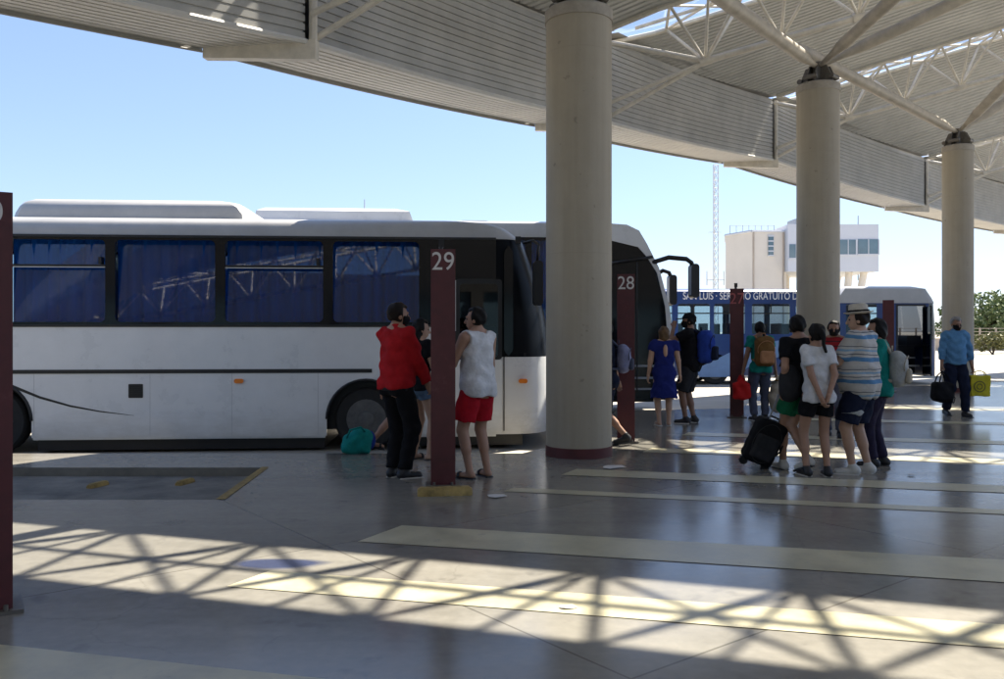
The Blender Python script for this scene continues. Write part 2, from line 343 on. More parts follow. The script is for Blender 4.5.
struct(obj('platform', bm, M['floor']))
bm = BM()                                                # kerb faces of the platform edge and round the sunken bay
for lp, z1 in ((edge, LZ - .02), (pit + [pit[0]], -.10)):
    for a, b in zip(lp, lp[1:]):
        vs = [bm.verts.new(c) for c in ((*a, -.001), (*b, -.001), (*b, z1), (*a, z1))]; bm.faces.new(vs)
struct(obj('kerb', bm, M['kerb']))
bm = BM(); poly_sheet(bm, pit, -.095); struct(obj('sunken_bay_road', bm, M['asphalt']))

def ribbon(px_a, px_b):  # a stripe between two ground edges (each a list of ground points)
    return px_a + px_b[::-1]
sd = Vector((4.08, -1.0)).normalized(); sp_ = Vector((-sd.y, sd.x))
stripes = [((-1.03, 6.07), .55, 14), ((.02, 7.98), .2, 14), ((.62, 8.9), .42, 14), ((1.75, 10.6), .40, 14), ((2.6, 12.3), .4, 16), ((-1.62, 5.0), .36, 12), ((-2.75, 3.72), .42, 8),
           ((4.3, 14.6), .4, 16), ((6.2, 17.0), .4, 16)]
bm = BM()
for (x, y), wd, ln in stripes:
    a = Vector((x, y)); e2 = Vector((.45, .89)) * wd / .97
    p = [a, a + sd * ln, a + sd * ln + sp_ * wd, a + e2]
    bm.faces.new([bm.verts.new((q.x, q.y, .004)) for q in p])
def worn(m, under):
    nt = m.node_tree; N = nt.nodes; L = nt.links; b = N['Principled BSDF']; src = b.inputs['Base Color'].links[0].from_socket
    tc = N.new('ShaderNodeTexCoord'); n = N.new('ShaderNodeTexNoise'); n.inputs['Scale'].default_value = 5; n.inputs['Detail'].default_value = 10; n.inputs['Roughness'].default_value = .75; L.new(tc.outputs['Object'], n.inputs[0])
    k = N.new('ShaderNodeMapRange'); k.inputs[1].default_value = .58; k.inputs[2].default_value = .68; k.inputs[4].default_value = .55; L.new(n.outputs[0], k.inputs[0])
    mx = N.new('ShaderNodeMix'); mx.data_type = 'RGBA'; L.new(k.outputs[0], mx.inputs[0]); L.new(src, mx.inputs[6]); mx.inputs[7].default_value = (*under, 1); L.new(mx.outputs[2], b.inputs['Base Color'])
worn(M['stripe'], (.24, .225, .19)); worn(M['yellow'], (.16, .14, .11)); worn(M['maroon'], (.13, .05, .05))
struct(obj('painted_marking', bm, M['stripe']))
bm = BM()
p = [(-2.56, 7.6), (-2.475, 7.6), (-2.58, 9.42), (-2.66, 9.42)]
bm.faces.new([bm.verts.new((*q, .005)) for q in p]); struct(obj('yellow_marking', bm, M['yellow']))
# small bright paper scraps on the floor
for i, (px, py) in enumerate([(612, 468), (566, 609), (498, 497), (910, 476)]):
    x, y = ground(px, py); bm = BM()
    pts = [(x + math.cos(a) * r * 1.4, y + math.sin(a) * r) for a, r in zip(np.linspace(0, 5.4, 7), rng.uniform(.03, .09, 7) * (1.7 if i == 0 else 1 if i == 2 else .55))]
    vs = [bm.verts.new((q[0], q[1], .007 + .004 * (k % 2))) for k, q in enumerate(pts)]; bm.faces.new(vs)
    ret = bmesh.ops.extrude_face_region(bm, geom=bm.faces[:]); bmesh.ops.translate(bm, vec=(0, 0, .003), verts=[v for v in ret['geom'] if isinstance(v, bmesh.types.BMVert)])
    tag(obj('floor_litter', bm, M['signwhite' if i < 3 else 'galv']), ['flat pale scrap lying on the floor by the foot of the nearest column', 'tiny scrap lying in the sunlit strip below the nearest column', 'pale scrap beside the tip of the narrow yellow stripe', 'dark little scrap on the floor right of the group of travellers'][i], 'litter', 'scraps on the platform floor')

# wheel stops
def wheel_stop(x, y, z, ang, ln, r, label):
    bm = BM()
    prof = [(-r, 0), (-r*.9, r*.7), (-r*.5, r*1.1), (r*.5, r*1.1), (r*.9, r*.7), (r, 0)]
    xs = [-ln/2, -ln/2+.03, ln/2-.03, ln/2]; sc = [.75, 1, 1, .75]
    rings = [[bm.verts.new((xx, q[0]*s, q[1]*s)) for q in prof] for xx, s in zip(xs, sc)]
    for a, b in zip(rings, rings[1:]):
        for k in range(len(prof)): bm.faces.new((a[k], a[(k+1) % len(prof)], b[(k+1) % len(prof)], b[k]))
    bm.faces.new(rings[0][::-1]); bm.faces.new(rings[-1])
    o = obj('wheel_stop', bm, M['yellow'], auto=35); o.location = (x, y, z); o.rotation_euler = (0, 0, ang)
    return tag(o, label, 'wheel stop', 'yellow concrete wheel stops')
x, y = ground(86, 491, -.095); wheel_stop(x, y + .25, -.095, R(76), .26, .042, 'worn yellow wheel stop in the dark sunken bay, the one farther from the yellow line')
x, y = ground(176, 488, -.095); wheel_stop(x, y + .25, -.095, R(76), .26, .042, 'worn yellow wheel stop in the dark sunken bay, the one nearer the yellow line')
x, y = ground(444, 497); wheel_stop(x, y + .1, 0, R(8), .50, .068, 'rounded yellow concrete stop at the foot of maroon post 29')

# ------------------------------------------------------------------ canopy
n2 = Vector((.99, -.14)).normalized(); p2 = Vector((-n2.y, n2.x))         # along a truss (towards the hall) / across the bays
P = [Vector((-12.0, -2.6)), Vector((-7.3, 3.9)), Vector((-2.27, 10.0)), Vector((1.93, 16.2)), Vector((7.2, 22.5)), Vector((14.2, 28.5)), Vector((21.4, 34.6)), Vector((28.6, 40.8))]
HB = [4.0, 4.45, 4.94, 5.55, 6.08, 5.76, 5.7, 5.7]
FT, KS, KB, T = 1.55, .27, .25, 18.0
def tw(t): return .34 + (.62 - .34) * min(1, t / 1.0)
def top_pt(i, t, s):
    q = P[i] + n2 * t + p2 * (s * tw(t)); return Vector((q.x, q.y, HB[i] + FT + KS * t))
def bot_pt(i, t):
    q = P[i] + n2 * t; return Vector((q.x, q.y, HB[i] + 1.03 + KB * (t - 1.9)))
can = empty('platform_canopy', (0, 0, 0))
tag(can, 'long cream steel roof canopy over the platform, ribbed sheets with glazed strips over white trusses', 'canopy')
SAG = .16
for i in range(len(P) - 1):
    def arc(u):
        b = 4 * u * (1 - u) * SAG
        q = P[i].lerp(P[i+1], u) + Vector((-.76, .65)) * b
        return q, HB[i] + (HB[i+1] - HB[i]) * u
    us = np.linspace(.008, .993, 28)
    # fascia: ribbed inner wall, ribbed soffit, back wall
    wall, sof, back = [], [], []
    nr = 15
    for k in range(nr):
        z0 = FT * k / nr; hgt = FT / nr
        wall += [(0, z0), (0, z0 + hgt*.72), (.024, z0 + hgt*.80), (.024, z0 + hgt*.97)]
    wall.append((0, FT + .03))
    ns = 9; W = 1.25
    for k in range(ns):
        o0 = W * k / ns; ww = W / ns
        sof += [(o0 + ww*.02, -.05), (o0 + ww*.70, -.05), (o0 + ww*.76, .0), (o0 + ww*.96, .0)]
    sof.append((W, -.05))
    back = [(W + .012, -.09), (W + .03, -.09), (W + .03, .16), (W*.55, FT), (-.25, FT + .12)]
    for nm, prof, m in (('fascia_wall', wall, M['fascia']), ('soffit', sof, M['soffit']), ('fascia_back', back, M['fascia'])):
        bm = BM(); rings = []
        for u in us:
            q, h = arc(u)
            if nm == 'soffit': pr = [(o + .012, z) for o, z in prof]
            else: pr = prof
            rings.append([bm.verts.new((q.x - n2.x*o, q.y - n2.y*o, h + z)) for o, z in pr])
        for a, b in zip(rings, rings[1:]):
            for k in range(len(prof) - 1): bm.faces.new((a[k], b[k], b[k+1], a[k+1]))
        obj(nm, bm, m, can)
    bm = BM(); ra = []                                   # bright lower lip of the inner wall and dark outer drip edge
    for u in us:
        q, h = arc(u); ra.append((q.x + .012*n2.x, q.y + .012*n2.y, h - .03))
    for a, b in zip(ra, ra[1:]): tube(bm, a, b, .035, seg=6)
    obj('edge_trim', bm, M['soffit'], can)
    bm = BM(); ra = []
    for u in us:
        q, h = arc(u); ra.append((q.x - (W + .03)*n2.x, q.y - (W + .03)*n2.y, h - .09))
    for a, b in zip(ra, ra[1:]): tube(bm, a, b, .014, seg=6)
    obj('drip_edge', bm, M['fascia'], can)
    # roof sheet, ribs running up the slope
    ts = [-.02, .5, 1.0, 1.9, 4, 7, 10, 14, T]
    nrib = 34; prof = []
    for k in range(nrib):
        prof += [(k/nrib, 0), ((k + .55)/nrib, 0), ((k + .63)/nrib, .04), ((k + .92)/nrib, .04)]
    prof.append((1, 0))
    bm = BM(); rings = []
    for t in ts:
        A = top_pt(i, t, 1); B = top_pt(i+1, t, -1); fade = max(0, 1 - t / 6)
        row = []
        for u, dz in prof:
            q = A.lerp(B, u); b = 4 * u * (1 - u)
            row.append(bm.verts.new((q.x - .76*b*SAG*fade, q.y + .65*b*SAG*fade, q.z + dz + .05 + .30*b*(1-fade))))
        rings.append(row)
    for a, b in zip(rings, rings[1:]):
        for k in range(len(prof) - 1): bm.faces.new((a[k], a[k+1], b[k+1], b[k]))
    obj('roof_sheet', bm, M['sheet'], can)
for i in range(len(P)):
    # glazed strip over the truss
    bm = BM(); ts = [0.0, 1.0, 5, 10, T]
    rows = [[bm.verts.new(top_pt(i, t, s * 1.05) + Vector((0, 0, .10))) for s in (-1, 1)] for t in ts]
    for a, b in zip(rows, rows[1:]): bm.faces.new((a[0], a[1], b[1], b[0]))
    obj('skylight_pane', bm, M['skyglass'], can)
    tr = BM()
    nodes = [1.9 + 1.37 * k for k in range(12)]
    tube(tr, top_pt(i, 0, 0) - Vector((0, 0, .06)), bot_pt(i, nodes[0]), .055, seg=8)
    for a, b in zip(nodes, nodes[1:]): tube(tr, bot_pt(i, a), bot_pt(i, b), .06, seg=10)
    for t in nodes:
        q = bot_pt(i, t); tube(tr, q - Vector((n2.x*.11, n2.y*.11, .03)), q + Vector((n2.x*.11, n2.y*.11, .03)), .078, seg=10)
    tt = obj('truss', tr, M['tube'], can, auto=40)
    tc_ = BM()
    for s in (-1, 1):
        tube(tc_, top_pt(i, 0, s), top_pt(i, 1.0, s), .047, seg=10); tube(tc_, top_pt(i, 1.0, s), top_pt(i, T, s), .047, seg=10)
    tube(tc_, top_pt(i, .6, 0), top_pt(i, T, 0), .036, seg=8)                        # ridge purlin of the glazing
    obj('top_chord', tc_, M['tube'], tt, auto=40)
    wb = BM()
    for k, t in enumerate(nodes):
        b = bot_pt(i, t)
        for s in (-1, 1):
            tube(wb, b, top_pt(i, t - .69, s), .03, seg=8); tube(wb, b, top_pt(i, t + .69, s), .03, seg=8)
        tube(wb, b, top_pt(i, t, -1), .028, seg=8)
        tube(wb, top_pt(i, t - .69, -1), top_pt(i, t - .69, 1), .03, seg=8)
        tube(wb, top_pt(i, t - .69, -1), top_pt(i, t + .68, 1), .026, seg=8)
        if k % 3 != 1: tube(wb, top_pt(i, t - .69, 1), top_pt(i, t + .68, -1), .028, seg=8)
    obj('web', wb, M['tube'], tt, auto=40)
    # outrigger: post at the fascia, beam under the soffit, pair of braces to the first node
    q = P[i]; z = HB[i]; bm = BM()
    tube(bm, (q.x + .05*n2.x, q.y + .05*n2.y, z - .12), (q.x + .05*n2.x, q.y + .05*n2.y, z + FT), .05, seg=8)
    obj('fascia_post', bm, M['tube'], can, auto=40)
    bm = BM()
    for (t0, t1, z0, z1, hw) in ((.10, -1.30, -.20, -.06, .06),):
        c0 = q + n2*t0; c1 = q + n2*t1
        a = [(c0 + p2*hw), (c0 - p2*hw), (c1 - p2*hw), (c1 + p2*hw)]
        lo = [bm.verts.new((v.x, v.y, z - (.25 if k < 2 else .17))) for k, v in enumerate(a)]; hi = [bm.verts.new((v.x, v.y, z - .015)) for v in a]
        bm.faces.new(lo[::-1]); bm.faces.new(hi)
        for k in range(4): bm.faces.new((lo[k], lo[(k+1) % 4], hi[(k+1) % 4], hi[k]))
    obj('outrigger_beam', bm, M['tube'], can, bevel=.01)
    bm = BM()
    for s in (-1, 1):
        tube(bm, Vector((q.x + p2.x*.09*s + .06*n2.x, q.y + p2.y*.09*s + .06*n2.y, z + .05 + .22*(s < 0))), bot_pt(i, 1.9) - Vector((0, 0, .02)), .04, seg=8)
    obj('brace', bm, M['tube'], can, auto=40)

# ------------------------------------------------------------------ columns with branching struts
def column(px_l, px_r, D, py_top, idx, label):
    x = gx((px_l + px_r)/2, D); r = (px_r - px_l)/2/F*D; z1 = gz(py_top, D)
    root = empty('concrete_column', (x, D, 0)); tag(root, label, 'column', 'round concrete columns along the platform')
    bm = BM(); lathe(bm, [(r, .12), (r, z1 - .16)], seg=56); obj('shaft', bm, M['concrete_col'], root, auto=40)
    bm = BM(); lathe(bm, [(r + .006, 0), (r + .006, .115), (r + .001, .12)], seg=56); obj('base_band', bm, M['maroon_base'], root, auto=40)
    bm = BM(); lathe(bm, [(r + .012, z1 - .16), (r + .014, z1 - .03), (r - .02, z1)], seg=56); obj('cap', bm, M['colcap'], root, auto=40)
    bm = BM(); hub = Vector((0, 0, z1 + .34))
    for k in range(4):
        a = R(45 + 90*k); c, s = math.cos(a), math.sin(a)
        for o in (-.07, .07):
            m4 = Matrix.Translation((c*r*.45 - s*o, s*r*.45 + c*o, z1)) @ Matrix.Rotation(a, 4, 'Z')
            t = BM(); plate(t, [(-.13, 0), (.14, 0), (.14, .09), (.03, .33), (-.13, .33)], [], -.012, .024); t.transform(m4)
            me = bpy.data.meshes.new('t'); t.to_mesh(me); t.free(); bm.from_mesh(me); bpy.data.meshes.remove(me)
        tube(bm, (c*r*.8 + s*.13, s*r*.8 - c*.13, z1 + .1), (c*r*.8 - s*.13, s*r*.8 + c*.13, z1 + .1), .05, seg=12)
    tube(bm, (0, 0, z1), (0, 0, z1 + .42), .12, seg=16)
    obj('bracket', bm, M['darksteel'], root, auto=40)
    base = Vector((x, D, 0))
    for (ti, t) in ((idx - 1, 3.27), *([(idx - 1, 9.6)] if idx > 2 else []), (idx, 7.4), (idx, 3.27)):
        e = bot_pt(ti, t) - base; d = (e - hub).normalized()
        bm = BM(); a = hub + d*.12; ln = (e - a).length; rr = .115 if ln > 3 else .085
        pts = [a, a + d*.35, a + d*.8, e - d*min(.8, ln*.3), e - d*.3, e]
        path_tube(bm, pts, [.045, .06, rr, rr, .06, .04], seg=16); obj('strut', bm, M['strut'], root, auto=45)
    return root
column(546, 611.5, 10.4, 11, 2, 'nearest and stoutest round concrete column, beside the nose of the front white bus')
column(797.5, 838.5, 16.2, 85, 3, 'middle round concrete column standing behind the group with the hatted man')
column(943.5, 972, 21.3, 146, 4, 'farthest round concrete column, behind the walking man in the blue shirt')

# ------------------------------------------------------------------ numbered maroon posts
def post(px_l, px_r, py_base, py_top, num, numcol, fixture, label, py_num, num_h):
    D = gd(py_base); hw = (px_r - px_l)/2/F*D; x = gx((px_l + px_r)/2, D); h = gz(py_top, D)
    root = empty('bay_post', (x, D + hw, 0), -math.atan2(x, D)); tag(root, label, 'post', 'maroon numbered bay posts')
    bm = BM(); box(bm, -hw, hw, -hw, hw, 0, h); obj('shaft', bm, M['maroon'], root, bevel=.014)
    bm = BM()
    for sx in (-1, 1): tube(bm, (sx*hw*.72, -hw - .03, .02), (sx*hw*.72, -hw - .03, .05), .012, seg=6)
    obj('anchor_bolt', bm, M['darksteel'], root)
    bm = BM(); box(bm, -hw - .05, hw + .05, -hw - .05, hw + .012, 0, .02); obj('base_plate', bm, M['darksteel'], root, bevel=.004)
    if num:
        z = gz(py_num, D); s = num_h/F*D/.70
        text_mesh('number', num, s, numcol, root, Matrix.Translation((0, -hw - .003, z)) @ Matrix.Rotation(R(90), 4, 'X'), .002, .92)
    if fixture:
        bm = BM(); tube(bm, (-.02, 0, h), (-.02, 0, h + .06), .02); box(bm, -.045, .01, -.03, .03, h + .03, h + .10); obj('lamp_sensor', bm, M['black'], root, bevel=.01)
    return root
post(-49.5, -4.5, 617, 190, '30', M['signwhite'], False, 'maroon post at the picture edge with a white number ending in 0', 211, 22)
post(430, 454.5, 487, 249, '29', M['signwhite'], True, 'maroon post bearing the white number 29', 262, 18)
post(618.5, 636, 443, 274, '28', M['signwhite'], False, 'maroon post bearing the pale number 28', 283.5, 13)
post(732, 745.5, 418, 288.5, '27', M['signred'], True, 'maroon post bearing the faded number 27', 299, 11)
post(885.5, 896, 392, 300, '', None, False, 'far maroon post standing in front of the blue bus doorway, its number unreadable', 309, 7)
# ------------------------------------------------------------------ buses
class Bus:
    def __init__(s, name, ox, oy, yaw, width=2.5):
        s.o = (ox, oy); s.yaw = R(yaw); s.w = width
        s.root = empty(name, (ox, oy, LZ), s.yaw)
    def L(s, px, py):                                  # a point of the photo on the near side of the bus -> (along the bus, height over the lane)
        k = (px - CX)/F; c, n = math.cos(s.yaw), math.sin(s.yaw)
        u = (k*s.o[1] - s.o[0])/(c - k*n); D = s.o[1] + u*n
        return u, CH - (py - HY)/F*D - LZ
    def both(s, name, outer, holes, y0, th, m, bevel=0, far=True):
        bm = BM(); plate(bm, outer, holes, y0, th); o = obj(name, bm, m, s.root, bevel=bevel)
        if far:
            bm = BM(); plate(bm, outer, holes, s.w - y0 - th, th); obj(name, bm, m, s.root)
        return o
    def plan(s, hw, xb, xf, xr=None, n=3.0, k=18):
        pts = []
        if xr is not None: pts.append((xr, -hw))
        for i in range(k + 1):
            q = math.sin(-math.pi/2 + math.pi*i/k)
            pts.append((xb + (xf - xb)*max(0, 1 - abs(q)**n)**(1/n), hw*q))
        if xr is not None: pts.append((xr, hw))
        return pts
    def loft(s, name, levels, m, closed=False, cap=False, parent=None):
        bm = BM(); rings = [[bm.verts.new((x, s.w/2 + y, z)) for x, y in pts] for z, pts in levels]
        for a, b in zip(rings, rings[1:]):
            n = len(a)
            for k in range(n if closed else n - 1): bm.faces.new((a[k], a[(k+1) % n], b[(k+1) % n], b[k]))
        if cap: bm.faces.new(rings[-1])
        return obj(name, bm, m, parent or s.root, auto=38)
    def wheel(s, x, r, near=True):
        for y, sg in ((.06, 1), (s.w - .06, -1)):
            bm = BM(); prof = [(r*.62, 0), (r*.93, .0), (r, .04), (r, .24), (r*.93, .28), (r*.6, .28)]
            lathe(bm, prof, seg=32); bmesh.ops.transform(bm, matrix=Matrix.Translation((x, y + (.0 if sg > 0 else 0), r)) @ Matrix.Rotation(R(-90*sg), 4, 'X'), verts=bm.verts)
            w_ = obj('wheel', bm, M['rubber'], s.root, auto=40)
            bm = BM(); lathe(bm, [(r*.62, -.004), (r*.60, .01), (r*.5, .05), (r*.26, .055), (r*.24, -.03), (r*.1, -.035)], seg=28)
            for q in range(8):
                a = q*math.pi/4; tube(bm, (math.cos(a)*r*.4, math.sin(a)*r*.4, .03), (math.cos(a)*r*.4, math.sin(a)*r*.4, .06), .012, seg=6)
            bmesh.ops.transform(bm, matrix=Matrix.Translation((x, y - .003*sg, r)) @ Matrix.Rotation(R(-90*sg), 4, 'X'), verts=bm.verts)
            obj('rim', bm, M['rim'], w_, auto=40)
    def curtain(s, x0, x1, z0, z1, y, parent, m, amp=.042, gap=None):
        bm = BM(); n = int((x1 - x0)*34); a = []; b = []
        for i in range(n + 1):
            x = x0 + (x1 - x0)*i/n; yy = y + amp*math.sin(x*31 + 1.3*math.sin(x*7)) + amp*.5*math.sin(x*53 + 2)
            a.append(bm.verts.new((x, yy, z0))); b.append(bm.verts.new((x + .01*math.sin(x*19), yy*.9 + .01, z1)))
        for i in range(n): bm.faces.new((a[i], a[i+1], b[i+1], b[i]))
        obj('curtain', bm, m, parent, smooth=True)
def arch(cx, r, z0, n=14, zc=None):
    """bottom edge of the skirt running over a wheel arch, left to right"""
    zc = z0 if zc is None else zc
    out = []
    h = zc - z0
    for i in range(n + 1):
        a = math.pi - math.pi*i/n
        out.append((cx + r*math.cos(a), zc + r*math.sin(a)))
    return [(cx - r, z0)] + out + [(cx + r, z0)] if h > .01 else out

# ---- the front white bus
b = Bus('white_bus', .86, 12.45, 4.0); L = b.L
tag(b.root, 'nearest white bus with dark curtained windows, a dark stripe and long roof air conditioner', 'bus')
LEN = 11.2; xs = -.95
zs = L(300, 436)[1]; zwb = L(300, 325.5)[1]; zwt = L(300, 237.5)[1]; zr = L(300, 219.5)[1]; zst = L(300, 371)[1]
xw1 = L(366, 416)[0]; xw2 = L(-10, 416)[0]; rw = .46; ra = .56
low = [(-LEN, zs)] + arch(xw2, ra, zs, zc=.47) + arch(xw1, ra, zs, zc=.47) + [(xs, zs), (xs, zwb), (-LEN, zwb)]
b.both('side_panel', low, [], 0, .04, M['buswhite'])
wins = [(-292, -200), (-190, -98), (-92, -2), (8, 105), (115, 215), (225, 323), (333, 419)]
holes = []; rects = []
for k, (a, c) in enumerate(wins):
    x0 = L(a, 280)[0]; x1 = L(c, 280)[0]; z1 = zwt - .05; z0 = zwb + .05
    holes.append(rrect(x0, x1, z0, z1, .07)); rects.append((x0, x1, z0, z1))
dx0, dx1 = L(457, 300)[0], L(497, 300)[0]; dz0, dz1 = L(480, 352)[1], L(480, 280)[1]
b.both('window_band', [(-LEN, zwb), (xs, zwb), (xs, zwt), (-LEN, zwt)], holes, .003, .035, M['blackgloss'])
for k, (x0, x1, z0, z1) in enumerate(rects):
    bm = BM(); plate(bm, rrect(x0 - .03, x1 + .03, z0 - .03, z1 + .03, .07), [], .042, .006, lambda x, y, z: (x, y + .11*(z - z0), z)); wn = obj('window', bm, M['busglass'], b.root)
    b.curtain(x0 - .02, x1 + .02, z0 - .02, z1 + .02, .21, wn, M['curtain'])
    if k in (1, 3, 5):
        bm = BM(); zm = z1 - (z1 - z0)*.31
        box(bm, x0, x1, .02, .12, zm - .02, zm + .012); box(bm, x1 - .10, x1 - .06, .02, .12, zm + .02, zm + .12)
        obj('sash', bm, M['black'], wn)
        bm = BM(); box(bm, x0, x1, .015, .03, zm - .034, zm - .021); obj('sash_strip', bm, M['chrome'], wn)
    bm = BM(); plate(bm, rrect(x0, x1, z0, z1, .07), [], b.w - .018, .006); obj('far_window', bm, M['clearglass'], b.root)
zt = zwt
xn = lambda px: L(px, 300)[0]
b.loft('roof', [(zt, b.plan(1.25, xs - .0, xn(527), -LEN)), (zt + .10, b.plan(1.255, xs - .2, xn(520), -LEN - .02)), (zr - .07, b.plan(1.235, xs - .35, xn(512), -LEN)), (zr - .01, b.plan(1.17, xs - .5, xn(501), -LEN + .04)),
     (zr + .03, b.plan(1.02, xs - .75, xn(478), -LEN + .1)), (zr + .06, b.plan(.6, xs - 1.2, xn(455), -LEN + .3))], M['busdull'], closed=True, cap=True)
b.loft('front_panel', [(zs, b.plan(1.25, xs, -.04)), (.9, b.plan(1.25, xs, 0)), (L(540, 357)[1], b.plan(1.25, xs, -.02))], M['buswhite'])
zf = L(540, 357)[1]
b.loft('windscreen', [(zf, b.plan(1.245, xs, -.025)), (zwb + .1, b.plan(1.245, xs, xn(553))), (zwb + .55, b.plan(1.245, xs, xn(545))), (zwb + .95, b.plan(1.245, xs, xn(536))), (zt, b.plan(1.248, xs, xn(527.5)))], M['frontglass'])
bm = BM(); box(bm, -LEN, -LEN + .04, .04, 2.46, zs, zt); obj('rear_panel', bm, M['buswhite'], b.root)
bm = BM(); box(bm, -LEN + .1, xs - .1, .2, 2.3, .30, 1.05); box(bm, -LEN + .05, -.5, .05, 2.45, zwb - .45, zwb - .40); box(bm, xw2 + .6, xw1 - .6, .10, 2.4, .04, .29); box(bm, xw1 + .6, xs + .4, .12, 2.4, .06, .29); obj('underbody', bm, M['black'], b.root)  # underside; low boxes also paint the shade beneath the skirt solid black
bm = BM(); box(bm, xs - .02, xs, .06, 2.44, zwb - .4, zt - .02); obj('interior_partition', bm, M['interior'], b.root)
# black surround ahead of the last window, door, quarter window
xq0, xq1 = L(424, 300)[0], xs + .002
b.both('front_side_panel', [(xq0, zwb - .0), (xs, zwb - .0), (xs, zwt), (xq0, zwt)], [], -.004, .006, M['blackgloss'], far=False)
xd0, xd1 = L(455, 300)[0], L(502, 300)[0]; zdt = L(480, 279)[1]; zdb = L(480, 431)[1]; zdm = L(480, 357)[1]
bm = BM(); plate(bm, rrect(xd0, xd1, zdb, zdm - .04, .03), [], -.022, .02); dr = obj('door', bm, M['buswhite'], b.root, bevel=.004)
bm = BM(); plate(bm, rrect(xd0, xd1, zdm - .038, zdt, .05), [rrect(xd0 + .07, xd1 - .06, zdm, zdt - .07, .05)], -.022, .02); obj('window_frame', bm, M['black'], dr, bevel=.004)
bm = BM(); box(bm, xd0 - .03, xd0 + .012, -.028, -.01, L(455, 331)[1], zdt - .02); obj('door_post', bm, M['buswhite'], dr)
bm = BM(); plate(bm, rrect(xd0 + .065, xd1 - .055, zdm - .005, zdt - .065, .05), [], -.013, .006); obj('door_glass', bm, M['darkglass'], dr)
bm = BM(); tube(bm, (xd1 - .12, -.05, zdm - .25), (xd1 - .12, -.05, zdm + .1), .012); obj('handle', bm, M['chrome'], dr)
xa, xb2 = L(504, 300)[0], L(531, 300)[0]
bm = BM(); plate(bm, rrect(xa, xs + .25, L(515, 356)[1], L(515, 246)[1], .12, 8), [], -.012, .01)
obj('driver_window', bm, M['blackgloss'], b.root)
q0 = L(524, 243); q1 = L(536, 262); bm = BM(); path_tube(bm, [(q0[0], .02, q0[1]), (q0[0] + .12, -.10, q0[1] + .03), (q1[0] + .02, -.16, q0[1] - .04), (q1[0], -.17, q1[1])], .022, seg=8); mr = obj('mirror_arm', bm, M['black'], b.root, smooth=True)
a = L(532, 306); c = L(541, 262); bm = BM(); plate(bm, rrect(a[0], c[0], a[1], c[1], .05), [], -.27, .2); obj('mirror_head', bm, M['black'], mr, bevel=.02)
bm = BM(); zz = [L(480, 357)[1], L(480, 431)[1]]
box(bm, L(504, 400)[0] - .008, L(504, 400)[0] + .008, -.006, .01, zz[1], zz[0]); obj('panel_gap', bm, M['black'], b.root)
bm = BM(); box(bm, -LEN, L(372, 371)[0], -.008, .01, zst - .028, zst + .028); obj('side_stripe', bm, M['black'], b.root)
bm = BM(); box(bm, -LEN, xs, -.012, .01, zwb - .022, zwb + .012); box(bm, -LEN, xs, -.016, .01, zwt - .015, zwt + .02); obj('gutter_trim', bm, M['black'], b.root)
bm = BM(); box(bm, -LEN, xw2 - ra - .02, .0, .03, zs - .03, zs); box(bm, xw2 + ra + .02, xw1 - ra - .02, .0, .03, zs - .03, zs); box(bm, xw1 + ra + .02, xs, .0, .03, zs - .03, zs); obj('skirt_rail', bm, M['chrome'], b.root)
x0, z0 = L(128.5, 398); x1, z1 = L(143, 384); bm = BM(); plate(bm, rrect(x0, x1, z0, z1, .012), [], -.006, .01)
seam = BM()                                             # body panel joints
for pa in (34, 150, 232, 318): x, _ = L(pa, 400); box(seam, x - .003, x + .003, -.0015, .01, zs + .01, zst - .03)
obj('panel_gap', seam, M['seam'], b.root)
ven = obj('vent', bm, M['black'], b.root)
bm = BM()
for k in range(6): box(bm, x0 + .02, x1 - .02, -.011, -.004, z0 + .025 + k*(z1 - z0 - .04)/6, z0 + .036 + k*(z1 - z0 - .04)/6)
obj('vent_grille', bm, M['rubber'], ven)
for px in (239, 523):
    x0, z0 = L(px, 381); bm = BM(); plate(bm, rrect(x0 - .065, x0 + .065, z0 - .032, z0 + .032, .03), [], -.025, .03); obj('marker_light', bm, M['orange'], b.root, bevel=.006)
sw = [L(*q) for q in ((-20, 372), (14, 387), (40, 397.5), (70, 406), (100, 411.5), (134, 415.6))]; wd = [.05, .045, .036, .028, .018, .004]
bm = BM(); plate(bm, [(x, z + q/2) for (x, z), q in zip(sw, wd)] + [(x, z - q/2) for (x, z), q in zip(sw, wd)][::-1], [], -.003, .004); obj('swoosh_marking', bm, M['black'], b.root)
for xw in (xw1, xw2):
    b.wheel(xw, rw)
    bm = BM(); pts = [(xw + ra*math.cos(math.pi*i/20), .47 + ra*math.sin(math.pi*i/20)) for i in range(21)]
    path_tube(bm, [(x, -.004, z) for x, z in pts], .022, seg=6); obj('arch_trim', bm, M['black'], b.root, smooth=True)
# roof air conditioner
x0, x1 = L(-4, 210)[0], L(246, 210)[0]; zt2 = L(130, 203)[1] + .13
lv = []
for z, i1, i2, yy in ((zr - .04, 0, 0, .90), (zr + .12, .04, .02, .89), (zt2 - .12, .09, .10, .87), (zt2 - .05, .14, .22, .83), (zt2 - .015, .22, .38, .77), (zt2, .36, .58, .66)):
    lv.append((z, [(x0 + i1, -yy + .1), (x0 + i1 + .1, -yy), (x1 - i2 - .12, -yy), (x1 - i2, -yy + .12), (x1 - i2, yy - .12), (x1 - i2 - .12, yy), (x0 + i1 + .1, yy), (x0 + i1, yy - .1)]))
ac = b.loft('air_conditioner', lv, M['busdull'], closed=True, cap=True)
bm = BM(); box(bm, x0 + .5, x0 + 1.35, .43, .45, zt2 - .09, zt2 - .055); box(bm, x0 + 1.6, x0 + 2.5, .43, .45, zt2 - .09, zt2 - .055)
obj('intake_grille', bm, M['galv'], ac)
bm = BM(); x, z = L(518, 240); box(bm, x - .04, x + .04, -.03, .02, z - .06, z + .05); obj('roof_marker', bm, M['black'], b.root, bevel=.008)

